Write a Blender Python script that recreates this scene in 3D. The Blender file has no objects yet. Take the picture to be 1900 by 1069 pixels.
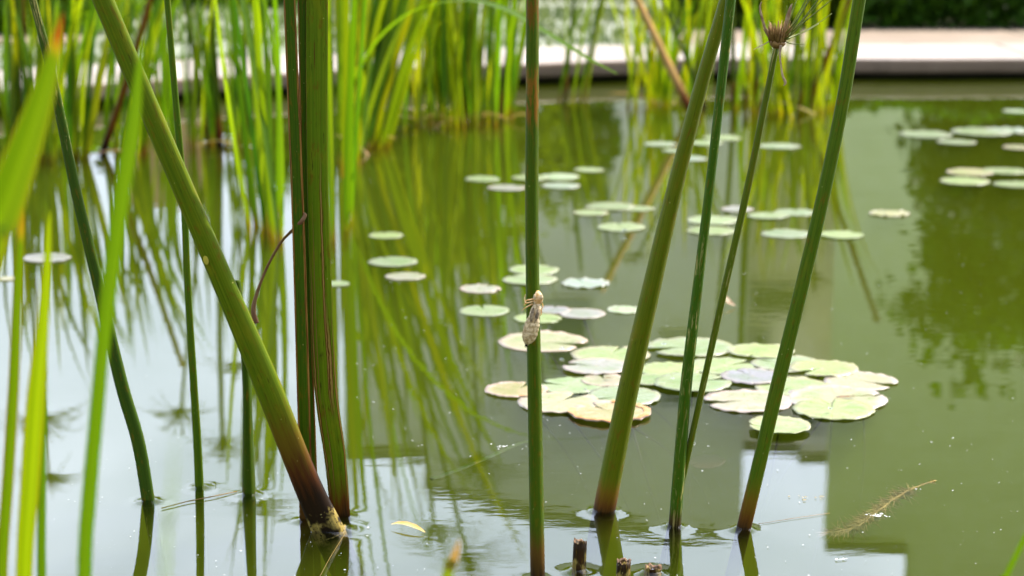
import bpy, bmesh, math, random
from mathutils import Vector, Matrix, noise as mnoise
from mathutils.geometry import delaunay_2d_cdt
R = random.Random(7)
rad = math.radians
scene = bpy.context.scene
COL = scene.collection

# ------------------------------------------------------------------ camera
H, F, PITCH = 0.53, 3840.0, math.atan(774.5 / 3840.0)
cam = bpy.data.cameras.new('camera'); camo = bpy.data.objects.new('camera', cam); COL.objects.link(camo)
camo.location = (0, 0, H); camo.rotation_euler = (math.pi / 2 - PITCH, 0, 0)
cam.sensor_width = 36; cam.lens = 36 * F / 1900; cam.clip_start = 0.05; cam.clip_end = 3000
cam.dof.use_dof = True; cam.dof.focus_distance = 1.64; cam.dof.aperture_fstop = 8.6; cam.dof.aperture_blades = 9
scene.camera = camo
CP, SP = math.cos(PITCH), math.sin(PITCH)

def ray(px, py):
    u, v = (px - 950) / F, -(py - 534.5) / F
    return Vector((u, CP + v * SP, -SP + v * CP))
def at(px, py, z=0.0):                      # a point of the photo on the level z
    d = ray(px, py); t = (z - H) / d.z
    return Vector((d.x * t, d.y * t, z))
def atd(px, py, Y):                         # a point of the photo on the upright plane y = Y
    d = ray(px, py); t = Y / d.y
    return Vector((d.x * t, Y, H + d.z * t))
def mirz(py, Y):                            # height at distance Y of what is mirrored at image row py
    return Y * (py + 240) / F - H

# ------------------------------------------------------------------ mesh helpers
class MB:
    def __init__(s): s.v, s.f, s.uv, s.mi = [], [], [], []
    def vert(s, p, uv=(0, 0)):
        s.v.append(Vector(p)); s.uv.append(uv); return len(s.v) - 1
    def face(s, idx, m=0): s.f.append(tuple(idx)); s.mi.append(m)
    def build(s, name, mats, parent=None, loc=None, smooth=True):
        me = bpy.data.meshes.new(name)
        off = Vector(parent_loc(parent)) if parent else (Vector(loc) if loc is not None else Vector((0, 0, 0)))
        me.from_pydata([v - off for v in s.v], [], s.f)
        ul = me.uv_layers.new(name='UVMap')
        for l in me.loops: ul.data[l.index].uv = s.uv[l.vertex_index]
        for m in (mats if isinstance(mats, (list, tuple)) else [mats]): me.materials.append(m)
        for p, m in zip(me.polygons, s.mi): p.use_smooth = smooth; p.material_index = m
        me.update()
        o = bpy.data.objects.new(name, me); COL.objects.link(o)
        if parent: o.parent = parent
        else: o.location = off
        return o
def parent_loc(o):
    l = Vector((0, 0, 0))
    while o: l += o.location; o = o.parent
    return l
def tag(o, label, cat, group=None, kind=None):
    if label: o['label'] = label
    if cat: o['category'] = cat
    if group: o['group'] = group
    if kind: o['kind'] = kind
    return o
def thing(name, label, cat, loc, group=None):
    o = bpy.data.objects.new(name, None); COL.objects.link(o); o.location = loc; o.empty_display_size = .05
    return tag(o, label, cat, group)

def spline(ctrl, n):
    """Catmull-Rom through tuples (Vector, extra...)"""
    out = []; m = len(ctrl)
    def lerp(a, b, c, d, t):
        return 0.5 * ((2 * b) + (c - a) * t + (2 * a - 5 * b + 4 * c - d) * t * t + (3 * b - a - 3 * c + d) * t ** 3)
    for i in range(m - 1):
        q = [ctrl[max(0, i - 1)], ctrl[i], ctrl[i + 1], ctrl[min(m - 1, i + 2)]]
        for k in range(n if i < m - 2 else n + 1):
            t = k / n
            out.append(tuple(lerp(q[0][j], q[1][j], q[2][j], q[3][j], t) for j in range(len(ctrl[0]))))
    return out

def tube(mb, pts, ra, rb=None, seg=12, side=Vector((1, 0, 0)), tri=0.0, triphase=0.0, v0=0.0, cap=True, m=0, jit=0.0):
    """tube along pts; ra, rb half widths along side and across it; uv = (angle, length)"""
    rb = rb or ra; rings = []; L = v0
    for i, p in enumerate(pts):
        if i: L += (pts[i] - pts[i - 1]).length
        T = (pts[min(i + 1, len(pts) - 1)] - pts[max(i - 1, 0)]).normalized()
        A = (side - T * side.dot(T)).normalized(); B = T.cross(A)
        ring = []
        for k in range(seg + 1):
            th = 2 * math.pi * k / seg
            q = 1 + tri * math.cos(3 * (th - triphase))
            if jit and k < seg: q *= 1 + R.uniform(-jit, jit)
            ring.append(mb.vert(p + A * (ra[i] * q * math.cos(th)) + B * (rb[i] * q * math.sin(th)), (k / seg, L)))
        rings.append(ring)
    for a, b in zip(rings, rings[1:]):
        for k in range(seg): mb.face((a[k], a[k + 1], b[k + 1], b[k]), m)
    if cap:
        for ring, p, fl in ((rings[0], pts[0], 1), (rings[-1], pts[-1], 0)):
            c = mb.vert(p, (0.5, mb.uv[ring[0]][1]))
            for k in range(seg): mb.face((ring[k + 1], ring[k], c) if fl else (ring[k], ring[k + 1], c), m)
    return rings

def blade(mb, pts, hw, normal, keel=0.25, m=0, v0=0.0, rows=4):
    """a leaf: sheet with a shallow V section; uv = (across 0..1, length)"""
    L = v0; prev = None
    for i, p in enumerate(pts):
        if i: L += (pts[i] - pts[i - 1]).length
        T = (pts[min(i + 1, len(pts) - 1)] - pts[max(i - 1, 0)]).normalized()
        S = T.cross(normal)
        S = S.normalized() if S.length > 1e-5 else Vector((1, 0, 0))
        N = S.cross(T)
        row = []
        for k in range(rows + 1):
            a = k / rows * 2 - 1
            row.append(mb.vert(p + S * (a * hw[i]) + N * (abs(a) * hw[i] * keel), (k / rows, L)))
        if prev:
            for k in range(rows): mb.face((prev[k], prev[k + 1], row[k + 1], row[k]), m)
        prev = row

# ------------------------------------------------------------------ materials
class NT:
    def __init__(s, name):
        s.m = bpy.data.materials.new(name); s.m.use_nodes = True
        s.t = s.m.node_tree; s.t.nodes.clear()
        s.out = s.n('ShaderNodeOutputMaterial')
    def n(s, typ, **kw):
        o = s.t.nodes.new(typ)
        for k, v in kw.items(): setattr(o, k, v)
        return o
    def link(s, a, b): s.t.links.new(a, b)
    def set(s, sock, val):
        if isinstance(val, (int, float)): sock.default_value = val
        elif isinstance(val, tuple): sock.default_value = val if len(val) != 3 or sock.type == 'VECTOR' else (*val, 1)
        else: s.link(val, sock)
    def math(s, op, a, b=0.0, c=None, clamp=False):
        o = s.n('ShaderNodeMath', operation=op, use_clamp=clamp)
        s.set(o.inputs[0], a); s.set(o.inputs[1], b)
        if c is not None: s.set(o.inputs[2], c)
        return o.outputs[0]
    def mix(s, fac, a, b, blend='MIX'):
        o = s.n('ShaderNodeMix', data_type='RGBA', blend_type=blend)
        s.set(o.inputs['Factor'], fac); s.set(o.inputs[6], a); s.set(o.inputs[7], b)
        return o.outputs[2]
    def noise(s, vec, scale, detail=4, rough=0.55, dist=0.0):
        o = s.n('ShaderNodeTexNoise'); s.set(o.inputs['Vector'], vec)
        o.inputs['Scale'].default_value = scale; o.inputs['Detail'].default_value = detail
        o.inputs['Roughness'].default_value = rough; o.inputs['Distortion'].default_value = dist
        return o.outputs['Fac']
    def ramp(s, fac, stops, interp='LINEAR'):
        o = s.n('ShaderNodeValToRGB'); s.set(o.inputs[0], fac); e = o.color_ramp; e.interpolation = interp
        while len(e.elements) < len(stops): e.elements.new(0.5)
        for el, (p, c) in zip(e.elements, stops):
            el.position = p; el.color = c if len(c) == 4 else (*c, 1)
        return o
    def step(s, x, lo, hi):
        o = s.n('ShaderNodeMapRange', interpolation_type='SMOOTHSTEP'); s.set(o.inputs[0], x)
        o.inputs[1].default_value = lo; o.inputs[2].default_value = hi
        return o.outputs[0]
    def uv(s): return s.n('ShaderNodeTexCoord').outputs['UV']
    def obj(s): return s.n('ShaderNodeTexCoord').outputs['Object']
    def rnd(s): return s.n('ShaderNodeObjectInfo').outputs['Random']
    def tint(s): return s.n('ShaderNodeObjectInfo').outputs['Color']
    def vmul(s, v, xyz):
        o = s.n('ShaderNodeVectorMath', operation='MULTIPLY'); s.set(o.inputs[0], v); o.inputs[1].default_value = xyz
        return o.outputs[0]
    def vadd(s, v, w):
        o = s.n('ShaderNodeVectorMath', operation='ADD'); s.set(o.inputs[0], v); s.set(o.inputs[1], w)
        return o.outputs[0]
    def shift(s, v):                          # different pattern on every object
        o = s.n('ShaderNodeVectorMath', operation='ADD'); s.set(o.inputs[0], v)
        c = s.n('ShaderNodeCombineXYZ'); r = s.rnd()
        s.link(s.math('MULTIPLY', r, 37.0), c.inputs[0]); s.link(s.math('MULTIPLY', r, 19.0), c.inputs[1]); s.link(s.math('MULTIPLY', r, 53.0), c.inputs[2])
        s.link(c.outputs[0], o.inputs[1]); return o.outputs[0]
    def sep(s, v):
        o = s.n('ShaderNodeSeparateXYZ'); s.set(o.inputs[0], v); return o.outputs
    def bump(s, h, strength, dist):
        o = s.n('ShaderNodeBump'); o.inputs['Strength'].default_value = strength; o.inputs['Distance'].default_value = dist
        s.link(h, o.inputs['Height']); return o.outputs[0]
    def princ(s, col, rough=0.5, spec=0.5, normal=None, trans=0.0, tcol=None, coat=0.0):
        p = s.n('ShaderNodeBsdfPrincipled'); s.set(p.inputs['Base Color'], col); s.set(p.inputs['Roughness'], rough)
        p.inputs['Specular IOR Level'].default_value = spec; p.inputs['Coat Weight'].default_value = coat
        if normal: s.link(normal, p.inputs['Normal'])
        sh = p.outputs[0]
        if trans:
            tr = s.n('ShaderNodeBsdfTranslucent'); s.set(tr.inputs[0], tcol if tcol is not None else col)
            mx = s.n('ShaderNodeMixShader'); s.set(mx.inputs[0], trans); s.link(sh, mx.inputs[1]); s.link(tr.outputs[0], mx.inputs[2]); sh = mx.outputs[0]
        s.link(sh, s.out.inputs[0]); return s.m

def mat_stem(name, c1, c2, base=None, blen=0.1, amp=0.03, scars=0.0, specks=0.3, crust=0.0, scarcol=(.16, .07, .015), rough=0.42, cracks=0.0, trans=0.06, edge=0.0, zone=None, streaks=(), mottle=.7):
    """fibrous green stem: streaks along its length, a dead brown foot, scars, pale grains"""
    t = NT(name); uv = t.uv(); u, v, _ = t.sep(uv)
    st = t.shift(t.vmul(uv, (26, 5, 1)))
    n1 = t.noise(st, 1.0, 5, .6)
    col = t.mix(t.step(n1, .3, .7), c1, c2)
    fine = t.noise(t.shift(t.vmul(uv, (110, 9, 1))), 1.0, 3)
    col = t.mix(t.math('MULTIPLY', t.step(fine, .45, .7), .6), col, tuple(x * .55 for x in c1))
    blot = t.noise(t.shift(t.vmul(uv, (5, 32, 1))), 1.0, 4)
    col = t.mix(t.math('MULTIPLY', t.step(blot, .52, .72), .4), col, (c2[0] * 1.5, c2[1] * 1.02, c2[2]))
    mo = t.noise(t.shift(t.vmul(uv, (11, 70, 1))), 1.0, 5, .7)
    col = t.mix(t.math('MULTIPLY', t.step(mo, .54, .68), mottle), col, (.15, .10, .01))
    ds = t.noise(t.shift(t.vmul(uv, (38, 55, 1))), 1.0, 3, .6)
    col = t.mix(t.math('MULTIPLY', t.step(ds, .62, .7), mottle), col, (.035, .025, .008))
    for u0, w_, va, vb in streaks:
        wob = t.math('MULTIPLY', t.math('SUBTRACT', t.noise(t.vmul(uv, (3, 26, 1)), 1, 4, .6), .5), w_ * 3.2)
        d = t.math('ABSOLUTE', t.math('ADD', t.math('SUBTRACT', u, u0), wob))
        vv = t.math('MULTIPLY', t.step(v, va - .02, va + .02), t.math('SUBTRACT', 1, t.step(v, vb - .05, vb + .02)))
        k = t.math('MULTIPLY', t.math('SUBTRACT', 1, t.step(d, w_ * .7, w_)), vv)
        inner = t.math('SUBTRACT', 1, t.step(d, w_ * .25, w_ * .55))
        col = t.mix(k, col, t.mix(inner, (.085, .028, .01), (.33, .22, .1)))
    if edge:
        e = t.math('ABSOLUTE', t.math('SINE', t.math('MULTIPLY', u, 2 * math.pi)))
        e = t.math('ADD', e, t.math('MULTIPLY', t.math('SUBTRACT', t.noise(t.shift(t.vmul(uv, (4, 7, 1))), 1, 5, .6), .5), 1.3))
        k = t.math('SUBTRACT', 1, t.step(e, edge * .75, edge))
        ec = t.mix(t.step(t.noise(t.shift(t.vmul(uv, (40, 22, 1))), 1, 3), .4, .62), (.09, .028, .008), (.36, .21, .08))
        col = t.mix(k, col, ec)
    if scars:
        s = t.noise(t.shift(t.vmul(uv, (16, 11, 1))), 1.0, 5, .65)
        col = t.mix(t.step(s, 1 - scars - .1, 1 - scars + .02), col, scarcol)
    if zone:
        for z0, z1, zc in zone:
            w = t.math('ADD', v, t.math('MULTIPLY', t.math('SUBTRACT', n1, .5), .03))
            k = t.math('MULTIPLY', t.step(w, z0, z0 + .012), t.math('SUBTRACT', 1, t.step(w, z1 - .015, z1)))
            br = t.step(t.noise(t.shift(t.vmul(uv, (9, 45, 1))), 1, 4, .7), .44, .54)
            col = t.mix(t.math('MULTIPLY', k, br), col, zc)
    if base:
        w = t.math('ADD', v, t.math('MULTIPLY', t.math('SUBTRACT', t.noise(t.shift(t.vmul(uv, (14, 16, 1))), 1, 5, .7), .5), amp * 2.2))
        r = t.ramp(t.math('DIVIDE', w, blen), base)
        col = t.mix(r.outputs['Alpha'], col, r.outputs['Color'])
    if crust:
        w = t.math('ADD', v, t.math('MULTIPLY', t.math('SUBTRACT', t.noise(t.shift(t.vmul(uv, (5, 45, 1))), 1, 5, .7), .5), .045))
        k = t.math('MULTIPLY', t.math('SUBTRACT', 1, t.step(w, crust - .002, crust + .002)), t.step(v, -.012, -.002))
        pits = t.math('MULTIPLY', t.step(t.noise(t.vmul(uv, (30, 330, 1)), 1, 6, .75), .40, .47), t.step(t.noise(t.vmul(uv, (3.1, 38, 1)), 1, 3), .42, .5))
        col = t.mix(t.math('MULTIPLY', k, pits), col, t.mix(t.step(fine, .4, .6), (.36, .29, .13), (.24, .2, .11)))
    if cracks:
        s = t.noise(t.shift(t.vmul(uv, (9, 30, 1))), 1.0, 6, .75, .8)
        big = t.noise(t.shift(t.vmul(uv, (2.2, 6, 1))), 1.0, 2)
        col = t.mix(t.math('MULTIPLY', t.step(s, .55, .6), t.step(big, .5 - cracks * .1, .62)), col, (.42, .38, .24))
    if specks:
        vo = t.n('ShaderNodeTexVoronoi'); t.link(t.shift(t.vmul(uv, (9, 260, 1))), vo.inputs['Vector']); vo.inputs['Scale'].default_value = 1
        g = t.math('SUBTRACT', 1, t.step(vo.outputs['Distance'], .04, .13))
        pick = t.math('GREATER_THAN', t.sep(vo.outputs['Color'])[0], 1 - specks * .4)
        col = t.mix(t.math('MULTIPLY', g, pick), col, (.5, .48, .3))
    nm = t.bump(t.math('ADD', fine, t.math('MULTIPLY', n1, .6)), .25, .0006)
    return t.princ(t.mix(1.0, col, (.92, .82, .4), 'MULTIPLY'), rough, .07, nm, trans, t.mix(1.0, col, (1.5, 1.5, .5), 'MULTIPLY'))

def mat_leaf(name, c1, c2, trans=.5, tcol=None, tipcol=None, tiplen=0.0, total=1.0, basecol=None, baselen=.06, edgecol=None, rough=.4, vary=.25):
    t = NT(name); uv = t.uv(); u, v, _ = t.sep(uv)
    n = t.noise(t.shift(t.vmul(uv, (9, 3.5, 1))), 1, 4)
    col = t.mix(t.step(n, .3, .7), c1, c2)
    vein = t.math('SINE', t.math('MULTIPLY', u, 75.0))
    col = t.mix(t.math('MULTIPLY', t.step(vein, -.2, 1), .3), col, tuple(x * .6 for x in c1))
    mid = t.math('SUBTRACT', 1, t.step(t.math('ABSOLUTE', t.math('SUBTRACT', u, .5)), .03, .11))
    col = t.mix(t.math('MULTIPLY', mid, .35), col, tuple(min(1, x * 1.5) for x in c2))
    if edgecol:
        e = t.math('ABSOLUTE', t.math('SUBTRACT', u, .5))
        col = t.mix(t.step(t.math('ADD', e, t.math('MULTIPLY', t.math('SUBTRACT', n, .5), .25)), .36, .5), col, edgecol)
    if tipcol:
        w = t.math('ADD', v, t.math('MULTIPLY', t.math('SUBTRACT', n, .5), tiplen * .8))
        r = t.ramp(t.math('DIVIDE', t.math('SUBTRACT', total, w), tiplen), [(0, (*tipcol, 1)), (.45, (*tipcol, 1)), (.75, (.5, .32, .02, .9)), (1.0, (*c2, 0))])
        col = t.mix(r.outputs['Alpha'], col, r.outputs['Color'])
    if basecol:
        w = t.math('ADD', v, t.math('MULTIPLY', t.math('SUBTRACT', n, .5), baselen))
        col = t.mix(t.math('SUBTRACT', 1, t.step(w, baselen * .3, baselen * 1.2)), col, basecol)
    if vary:
        hs = t.n('ShaderNodeHueSaturation'); t.link(col, hs.inputs['Color'])
        r = t.rnd(); t.link(t.math('ADD', t.math('MULTIPLY', r, .05), .475), hs.inputs['Hue'])
        t.link(t.math('ADD', t.math('MULTIPLY', t.math('FRACT', t.math('MULTIPLY', r, 7.3)), vary * 2), 1 - vary), hs.inputs['Value'])
        col = hs.outputs[0]
    return t.princ(t.mix(1.0, col, (.8, .82, .6), 'MULTIPLY'), rough, .12, t.bump(vein, .12, .0005), trans, t.mix(1.0, col, tcol or (1.1, 1.08, .3), 'MULTIPLY'))

def mat_plain(name, c1, c2, scale=8, rough=.6, trans=0.0, bump=0.0, bdist=.002, spec=.3, detail=5, stretch=(1, 1, 1)):
    t = NT(name); n = t.noise(t.shift(t.vmul(t.obj(), stretch)), scale, detail)
    col = t.mix(t.step(n, .3, .7), c1, c2)
    nm = t.bump(n, bump, bdist) if bump else None
    return t.princ(col, rough, spec, nm, trans)

M = {}
BROWN_FOOT = [(0, (.012, .008, .006, 1)), (.28, (.02, .011, .008, 1)), (.42, (.075, .026, .012, 1)), (.68, (.14, .075, .014, .75)), (1, (.12, .13, .012, 0))]
ORANGE_FOOT = [(0, (.035, .02, .01, 1)), (.2, (.11, .048, .012, 1)), (.55, (.18, .10, .014, .8)), (1, (.15, .15, .012, 0))]
DARK_FOOT = [(0, (.02, .014, .008, 1)), (.4, (.045, .026, .01, .9)), (1, (.06, .1, .008, 0))]
M['thick'] = mat_stem('thick_stem_skin', (.085, .15, .008), (.15, .21, .012), BROWN_FOOT, .13, .032, scars=.27, specks=.25, crust=.017, scarcol=(.19, .10, .012))
M['central'] = mat_stem('central_stem_skin', (.048, .105, .006), (.075, .125, .008), [(0, (.02, .012, .008, 1)), (.5, (.11, .055, .02, .9)), (1, (.08, .09, .01, 0))], .05, .02, scars=.24, specks=.25,
                        zone=[(.345, .395, (.21, .10, .018)), (.415, .47, (.15, .08, .012)), (.255, .268, (.16, .11, .03))])
M['olive'] = mat_stem('olive_stem_skin', (.095, .145, .006), (.13, .165, .008), ORANGE_FOOT, .035, .012, scars=.2, specks=.2, scarcol=(.15, .12, .01))
M['cracked'] = mat_stem('cracked_stem_skin', (.038, .11, .006), (.055, .13, .008), DARK_FOOT, .02, .01, scars=.2, specks=.5, cracks=1.6)
M['slim'] = mat_stem('slim_stem_skin', (.075, .13, .008), (.11, .155, .012), ORANGE_FOOT, .03, .012, scars=.24, specks=.4, cracks=.2)
M['ribbed'] = mat_stem('ribbed_stem_skin', (.06, .13, .009), (.1, .17, .014), ORANGE_FOOT, .05, .016, scars=.22, specks=.15)
M['bluish'] = mat_stem('bluish_stem_skin', (.035, .085, .016), (.055, .11, .014), None, specks=.6, scars=.15, cracks=.1)
M['green'] = mat_stem('green_stem_skin', (.06, .14, .01), (.10, .18, .016), None, specks=.6)
M['deep'] = mat_stem('deep_green_stem_skin', (.035, .08, .005), (.05, .10, .006), None, specks=.3, scars=.15)
M['edged'] = mat_stem('leaf_with_dry_margins', (.04, .10, .005), (.065, .13, .007), [(0, (.09, .05, .02, 1)), (.35, (.12, .04, .012, .9)), (1, (.1, .1, .01, 0))], .06, .02, scars=.25, specks=.25, edge=.7, trans=.16, streaks=((.60, .034, -.1, .6), (.90, .032, -.1, .6)))
M['edged_wide'] = mat_stem('wide_leaf_with_dry_streaks', (.10, .19, .008), (.15, .23, .012), [(0, (.035, .018, .01, 1)), (.3, (.11, .03, .012, .9)), (1, (.1, .13, .01, 0))], .045, .02, scars=.3, specks=.2, edge=.16, trans=.2, streaks=((.80, .024, .10, .30), (.83, .042, .10, .18), (.93, .042, -.1, .17), (.595, .034, -.1, .22), (.70, .011, .02, .1), (.66, .010, .1, .26)), scarcol=(.1, .035, .012))
M['far_stem'] = mat_stem('pond_stem_skin', (.045, .11, .008), (.09, .15, .012), [(0, (.02, .01, .008, 1)), (.3, (.1, .028, .012, 1)), (.7, (.2, .09, .02, .7)), (1, (.1, .13, .01, 0))], .07, .02, scars=.2, specks=.1)
M['dry_stem'] = mat_stem('dry_stem_skin', (.52, .34, .22), (.62, .44, .3), [(0, (.03, .015, .01, 1)), (.4, (.16, .06, .03, 1)), (1, (.3, .17, .1, 0))], .1, .03, specks=.1)
M['red_stem'] = mat_stem('reddish_stem_skin', (.16, .055, .012), (.2, .11, .02), [(0, (.015, .01, .01, 1)), (.3, (.04, .015, .01, 1)), (1, (.2, .06, .015, 0))], .08, .02, specks=.1)
M['stump'] = mat_stem('rotten_stump_skin', (.016, .010, .008), (.045, .026, .016), None, specks=.6, crust=.012, scars=.25, scarcol=(.09, .05, .025))
M['stump_cut'] = mat_plain('stump_cut', (.2, .12, .06), (.06, .03, .02), 300, .8)
M['tendril'] = mat_plain('dry_tendril', (.17, .075, .03), (.25, .14, .06), 60, .6, .2)
M['reed'] = mat_leaf('reed_leaf', (.11, .23, .008), (.21, .30, .012), .55, tcol=(1.45, 1.4, .25), basecol=(.22, .14, .025), baselen=.05)
M['reed_lime'] = mat_leaf('lime_reed_leaf', (.19, .26, .006), (.30, .34, .012), .55, tcol=(1.45, 1.4, .25), basecol=(.26, .17, .02), baselen=.04)
M['reed_deep'] = mat_leaf('deep_reed_leaf', (.06, .14, .008), (.11, .2, .012), .45, basecol=(.2, .07, .02), baselen=.05)
M['straw'] = mat_leaf('straw_leaf', (.36, .22, .06), (.48, .32, .1), .3, tcol=(1, .8, .5))
M['front_red'] = mat_leaf('front_leaf_red_tip', (.13, .24, .004), (.19, .28, .005), .45, tipcol=(.42, .06, .012), tiplen=.02, total=.42, edgecol=(.26, .28, .008), vary=0)
M['front_green'] = mat_leaf('front_leaf_green', (.11, .23, .006), (.17, .28, .008), .45, vary=0)
M['front_orange'] = mat_leaf('front_leaf_orange_edge', (.12, .24, .005), (.2, .29, .006), .45, tipcol=(.42, .22, .012), tiplen=.028, total=.34, edgecol=(.36, .2, .012), vary=0)
M['front_point'] = mat_leaf('front_leaf_pink_point', (.2, .27, .02), (.27, .33, .03), .45, tipcol=(.55, .3, .16), tiplen=.02, total=.34, vary=0)
M['front_yellow'] = mat_leaf('front_leaf_yellow', (.21, .32, .004), (.30, .38, .006), .5, edgecol=(.28, .2, .006), vary=0)
M['front_pale'] = mat_leaf('front_leaf_pale', (.2, .32, .03), (.3, .4, .04), .5, vary=0)
M['umbel'] = mat_leaf('umbel_ray', (.14, .18, .015), (.22, .22, .03), .4)
M['dry_head'] = mat_plain('dry_flower_head', (.20, .10, .025), (.42, .25, .08), 220, .55, .25)
M['dry_bract'] = mat_plain('dry_bract', (.26, .15, .07), (.50, .38, .24), 160, .5, .3)
M['green_ray'] = mat_plain('green_flower_ray', (.10, .15, .01), (.2, .2, .03), 60, .5, .2)
M['petal'] = mat_plain('dry_petal', (.62, .42, .10), (.70, .55, .25), 60, .5, .35)
M['foam'] = mat_plain('foam', (.8, .8, .76), (.65, .66, .6), 300, .25, .2)
M['weed'] = mat_plain('water_weed', (.34, .22, .06), (.46, .34, .1), 60, .7, .3)
M['shrub_dark'] = mat_leaf('dark_shrub_leaf', (.010, .045, .010), (.02, .075, .016), .3, rough=.5, vary=.4)
M['shrub_mid'] = mat_leaf('shrub_leaf', (.04, .10, .008), (.085, .15, .012), .4, rough=.5, vary=.35)
M['shrub_lime'] = mat_leaf('bright_shrub_leaf', (.09, .17, .01), (.16, .24, .015), .45, rough=.5, vary=.3)
M['hedge'] = mat_leaf('hedge_leaf', (.045, .13, .014), (.09, .2, .02), .4, rough=.45, vary=.45)
M['bark'] = mat_plain('bark', (.07, .045, .03), (.14, .10, .07), 30, .9, 0, .5, .01, stretch=(1, 1, .2))
M['silver'] = mat_leaf('silvery_ground_leaf', (.14, .20, .12), (.24, .30, .19), .3, rough=.6, vary=.3)
M['stem_under'] = mat_plain('lily_stalk', (.03, .016, .008), (.05, .03, .012), 40, .6)
M['drop'] = None

# lily pad: veins from the notch centre, pale wax, rim that reddens
def mat_pad():
    t = NT('lily_pad_skin'); uv = t.uv(); a, r, _ = t.sep(uv)
    col = t.mix(1.0, t.tint(), (.64, .69, .55), 'MULTIPLY')
    o = t.shift(t.vmul(t.obj(), (1, 1, 1)))
    n = t.noise(o, 38, 5, .6); n2 = t.noise(o, 170, 4)
    vein = t.math('ABSOLUTE', t.math('SINE', t.math('MULTIPLY', a, math.pi * 15)))
    vk = t.math('MULTIPLY', t.math('SUBTRACT', 1, t.step(vein, .02, .22)), t.step(r, .05, .3))
    col = t.mix(t.math('MULTIPLY', vk, .6), col, t.mix(1.0, col, (1.25, 1.3, .7), 'MULTIPLY'))
    col = t.mix(t.math('MULTIPLY', t.step(n, .42, .66), .7), col, t.mix(1.0, col, (.66, .86, .5), 'MULTIPLY'))
    rim = t.step(t.math('ADD', r, t.math('MULTIPLY', t.math('SUBTRACT', n, .5), .5)), .72, 1.0)
    al = t.n('ShaderNodeObjectInfo').outputs['Alpha']
    rimc = t.mix(t.step(t.rnd(), .2, .8), (.56, .40, .34), (.50, .42, .40))
    col = t.mix(t.math('MULTIPLY', rim, t.math('SUBTRACT', 1, al)), col, rimc)
    col = t.mix(t.math('SUBTRACT', 1, t.step(r, .02, .07)), col, (.30, .26, .1))
    sp = t.step(t.noise(o, 420, 3), .7, .76)
    col = t.mix(t.math('MULTIPLY', sp, .6), col, (.3, .17, .06))
    nm = t.bump(t.math('ADD', t.math('MULTIPLY', vk, -.8), t.math('ADD', n, t.math('MULTIPLY', n2, .3))), .35, .0012)
    return t.princ(col, t.math('ADD', t.math('MULTIPLY', n2, .2), .2), .5, nm, .25, t.mix(1.0, col, (1.1, 1.25, .6), 'MULTIPLY'))
M['pad'] = mat_pad()
M['pad_orange'] = mat_plain('pad_scorched_edge', (.5, .22, .05), (.5, .34, .16), 120, .45, .25)
M['pad_hole'] = mat_plain('pad_rot_spot', (.05, .025, .015), (.22, .11, .03), 300, .7)
M['pad_sunk'] = mat_plain('sunken_pad', (.06, .018, .014), (.05, .018, .012), 60, .5)

# ------------------------------------------------------------------ water
STEM_RINGS = []      # (x, y, stem radius, strength) gathered below, water built at the end
def mat_water(volume):
    t = NT('pond_water' if volume else 'pond_surface')
    geo = t.n('ShaderNodeNewGeometry').outputs['Position']
    n1 = t.noise(t.vmul(geo, (1, 2.4, 1)), 26, 3, .5)
    n2 = t.noise(t.vmul(geo, (1, 3, 1)), 5, 2, .5)
    amt = t.step(t.noise(geo, 1.1, 2), .4, .7)
    h = t.math('ADD', t.math('MULTIPLY', n1, t.math('MULTIPLY', amt, .00009)), t.math('MULTIPLY', n2, .00009))
    bp = t.n('ShaderNodeBump'); bp.inputs['Strength'].default_value = 1; bp.inputs['Distance'].default_value = 1.0; t.link(h, bp.inputs['Height'])
    fr = t.n('ShaderNodeFresnel'); fr.inputs[0].default_value = 1.333; t.link(bp.outputs[0], fr.inputs['Normal'])
    gl = t.n('ShaderNodeBsdfGlossy'); gl.inputs['Roughness'].default_value = .0; t.link(bp.outputs[0], gl.inputs['Normal'])
    gl.inputs['Color'].default_value = (1, 1, 1, 1)
    tr = t.n('ShaderNodeBsdfTransparent')
    mx = t.n('ShaderNodeMixShader'); t.link(fr.outputs[0], mx.inputs[0]); t.link(tr.outputs[0], mx.inputs[1]); t.link(gl.outputs[0], mx.inputs[2])
    t.link(mx.outputs[0], t.out.inputs['Surface'])
    if volume:
        pv = t.n('ShaderNodeVolumePrincipled')
        pv.inputs['Color'].default_value = WCOL
        pv.inputs['Density'].default_value = WDEN
        t.link(pv.outputs[0], t.out.inputs['Volume'])
    return t.m
WCOL = (.155, .205, .012, 1); WDEN = 6.0

# ------------------------------------------------------------------ setting
def mat_stone(name, c1, c2, c3, rough=.75, joint=0.0):
    t = NT(name); o = t.obj()
    n = t.noise(o, 9, 6, .6); n2 = t.noise(o, 140, 4, .7); n3 = t.noise(t.vmul(o, (1, 1, 4)), 2.3, 3)
    col = t.mix(t.step(n, .3, .7), c1, c2); col = t.mix(t.math('MULTIPLY', t.step(n3, .45, .7), .5), col, c3)
    col = t.mix(t.math('MULTIPLY', t.step(n2, .55, .75), .4), col, tuple(x * .6 for x in c1))
    if joint:
        x = t.math('FRACT', t.math('DIVIDE', t.math('ADD', t.sep(o)[0], 20.37), joint))
        j = t.math('SUBTRACT', 1, t.step(t.math('ABSOLUTE', t.math('SUBTRACT', x, .5)), .006, .012))
        col = t.mix(t.math('MULTIPLY', j, .85), col, (.05, .045, .03))
        col = t.mix(t.math('MULTIPLY', t.step(t.noise(t.vmul(o, (1, 1, .3)), 5.5, 5, .7), .55, .68), .5), col, tuple(x_ * .5 for x_ in c3))
    return t.princ(col, rough, .25, t.bump(t.math('ADD', n, n2), .4, .003))
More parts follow.
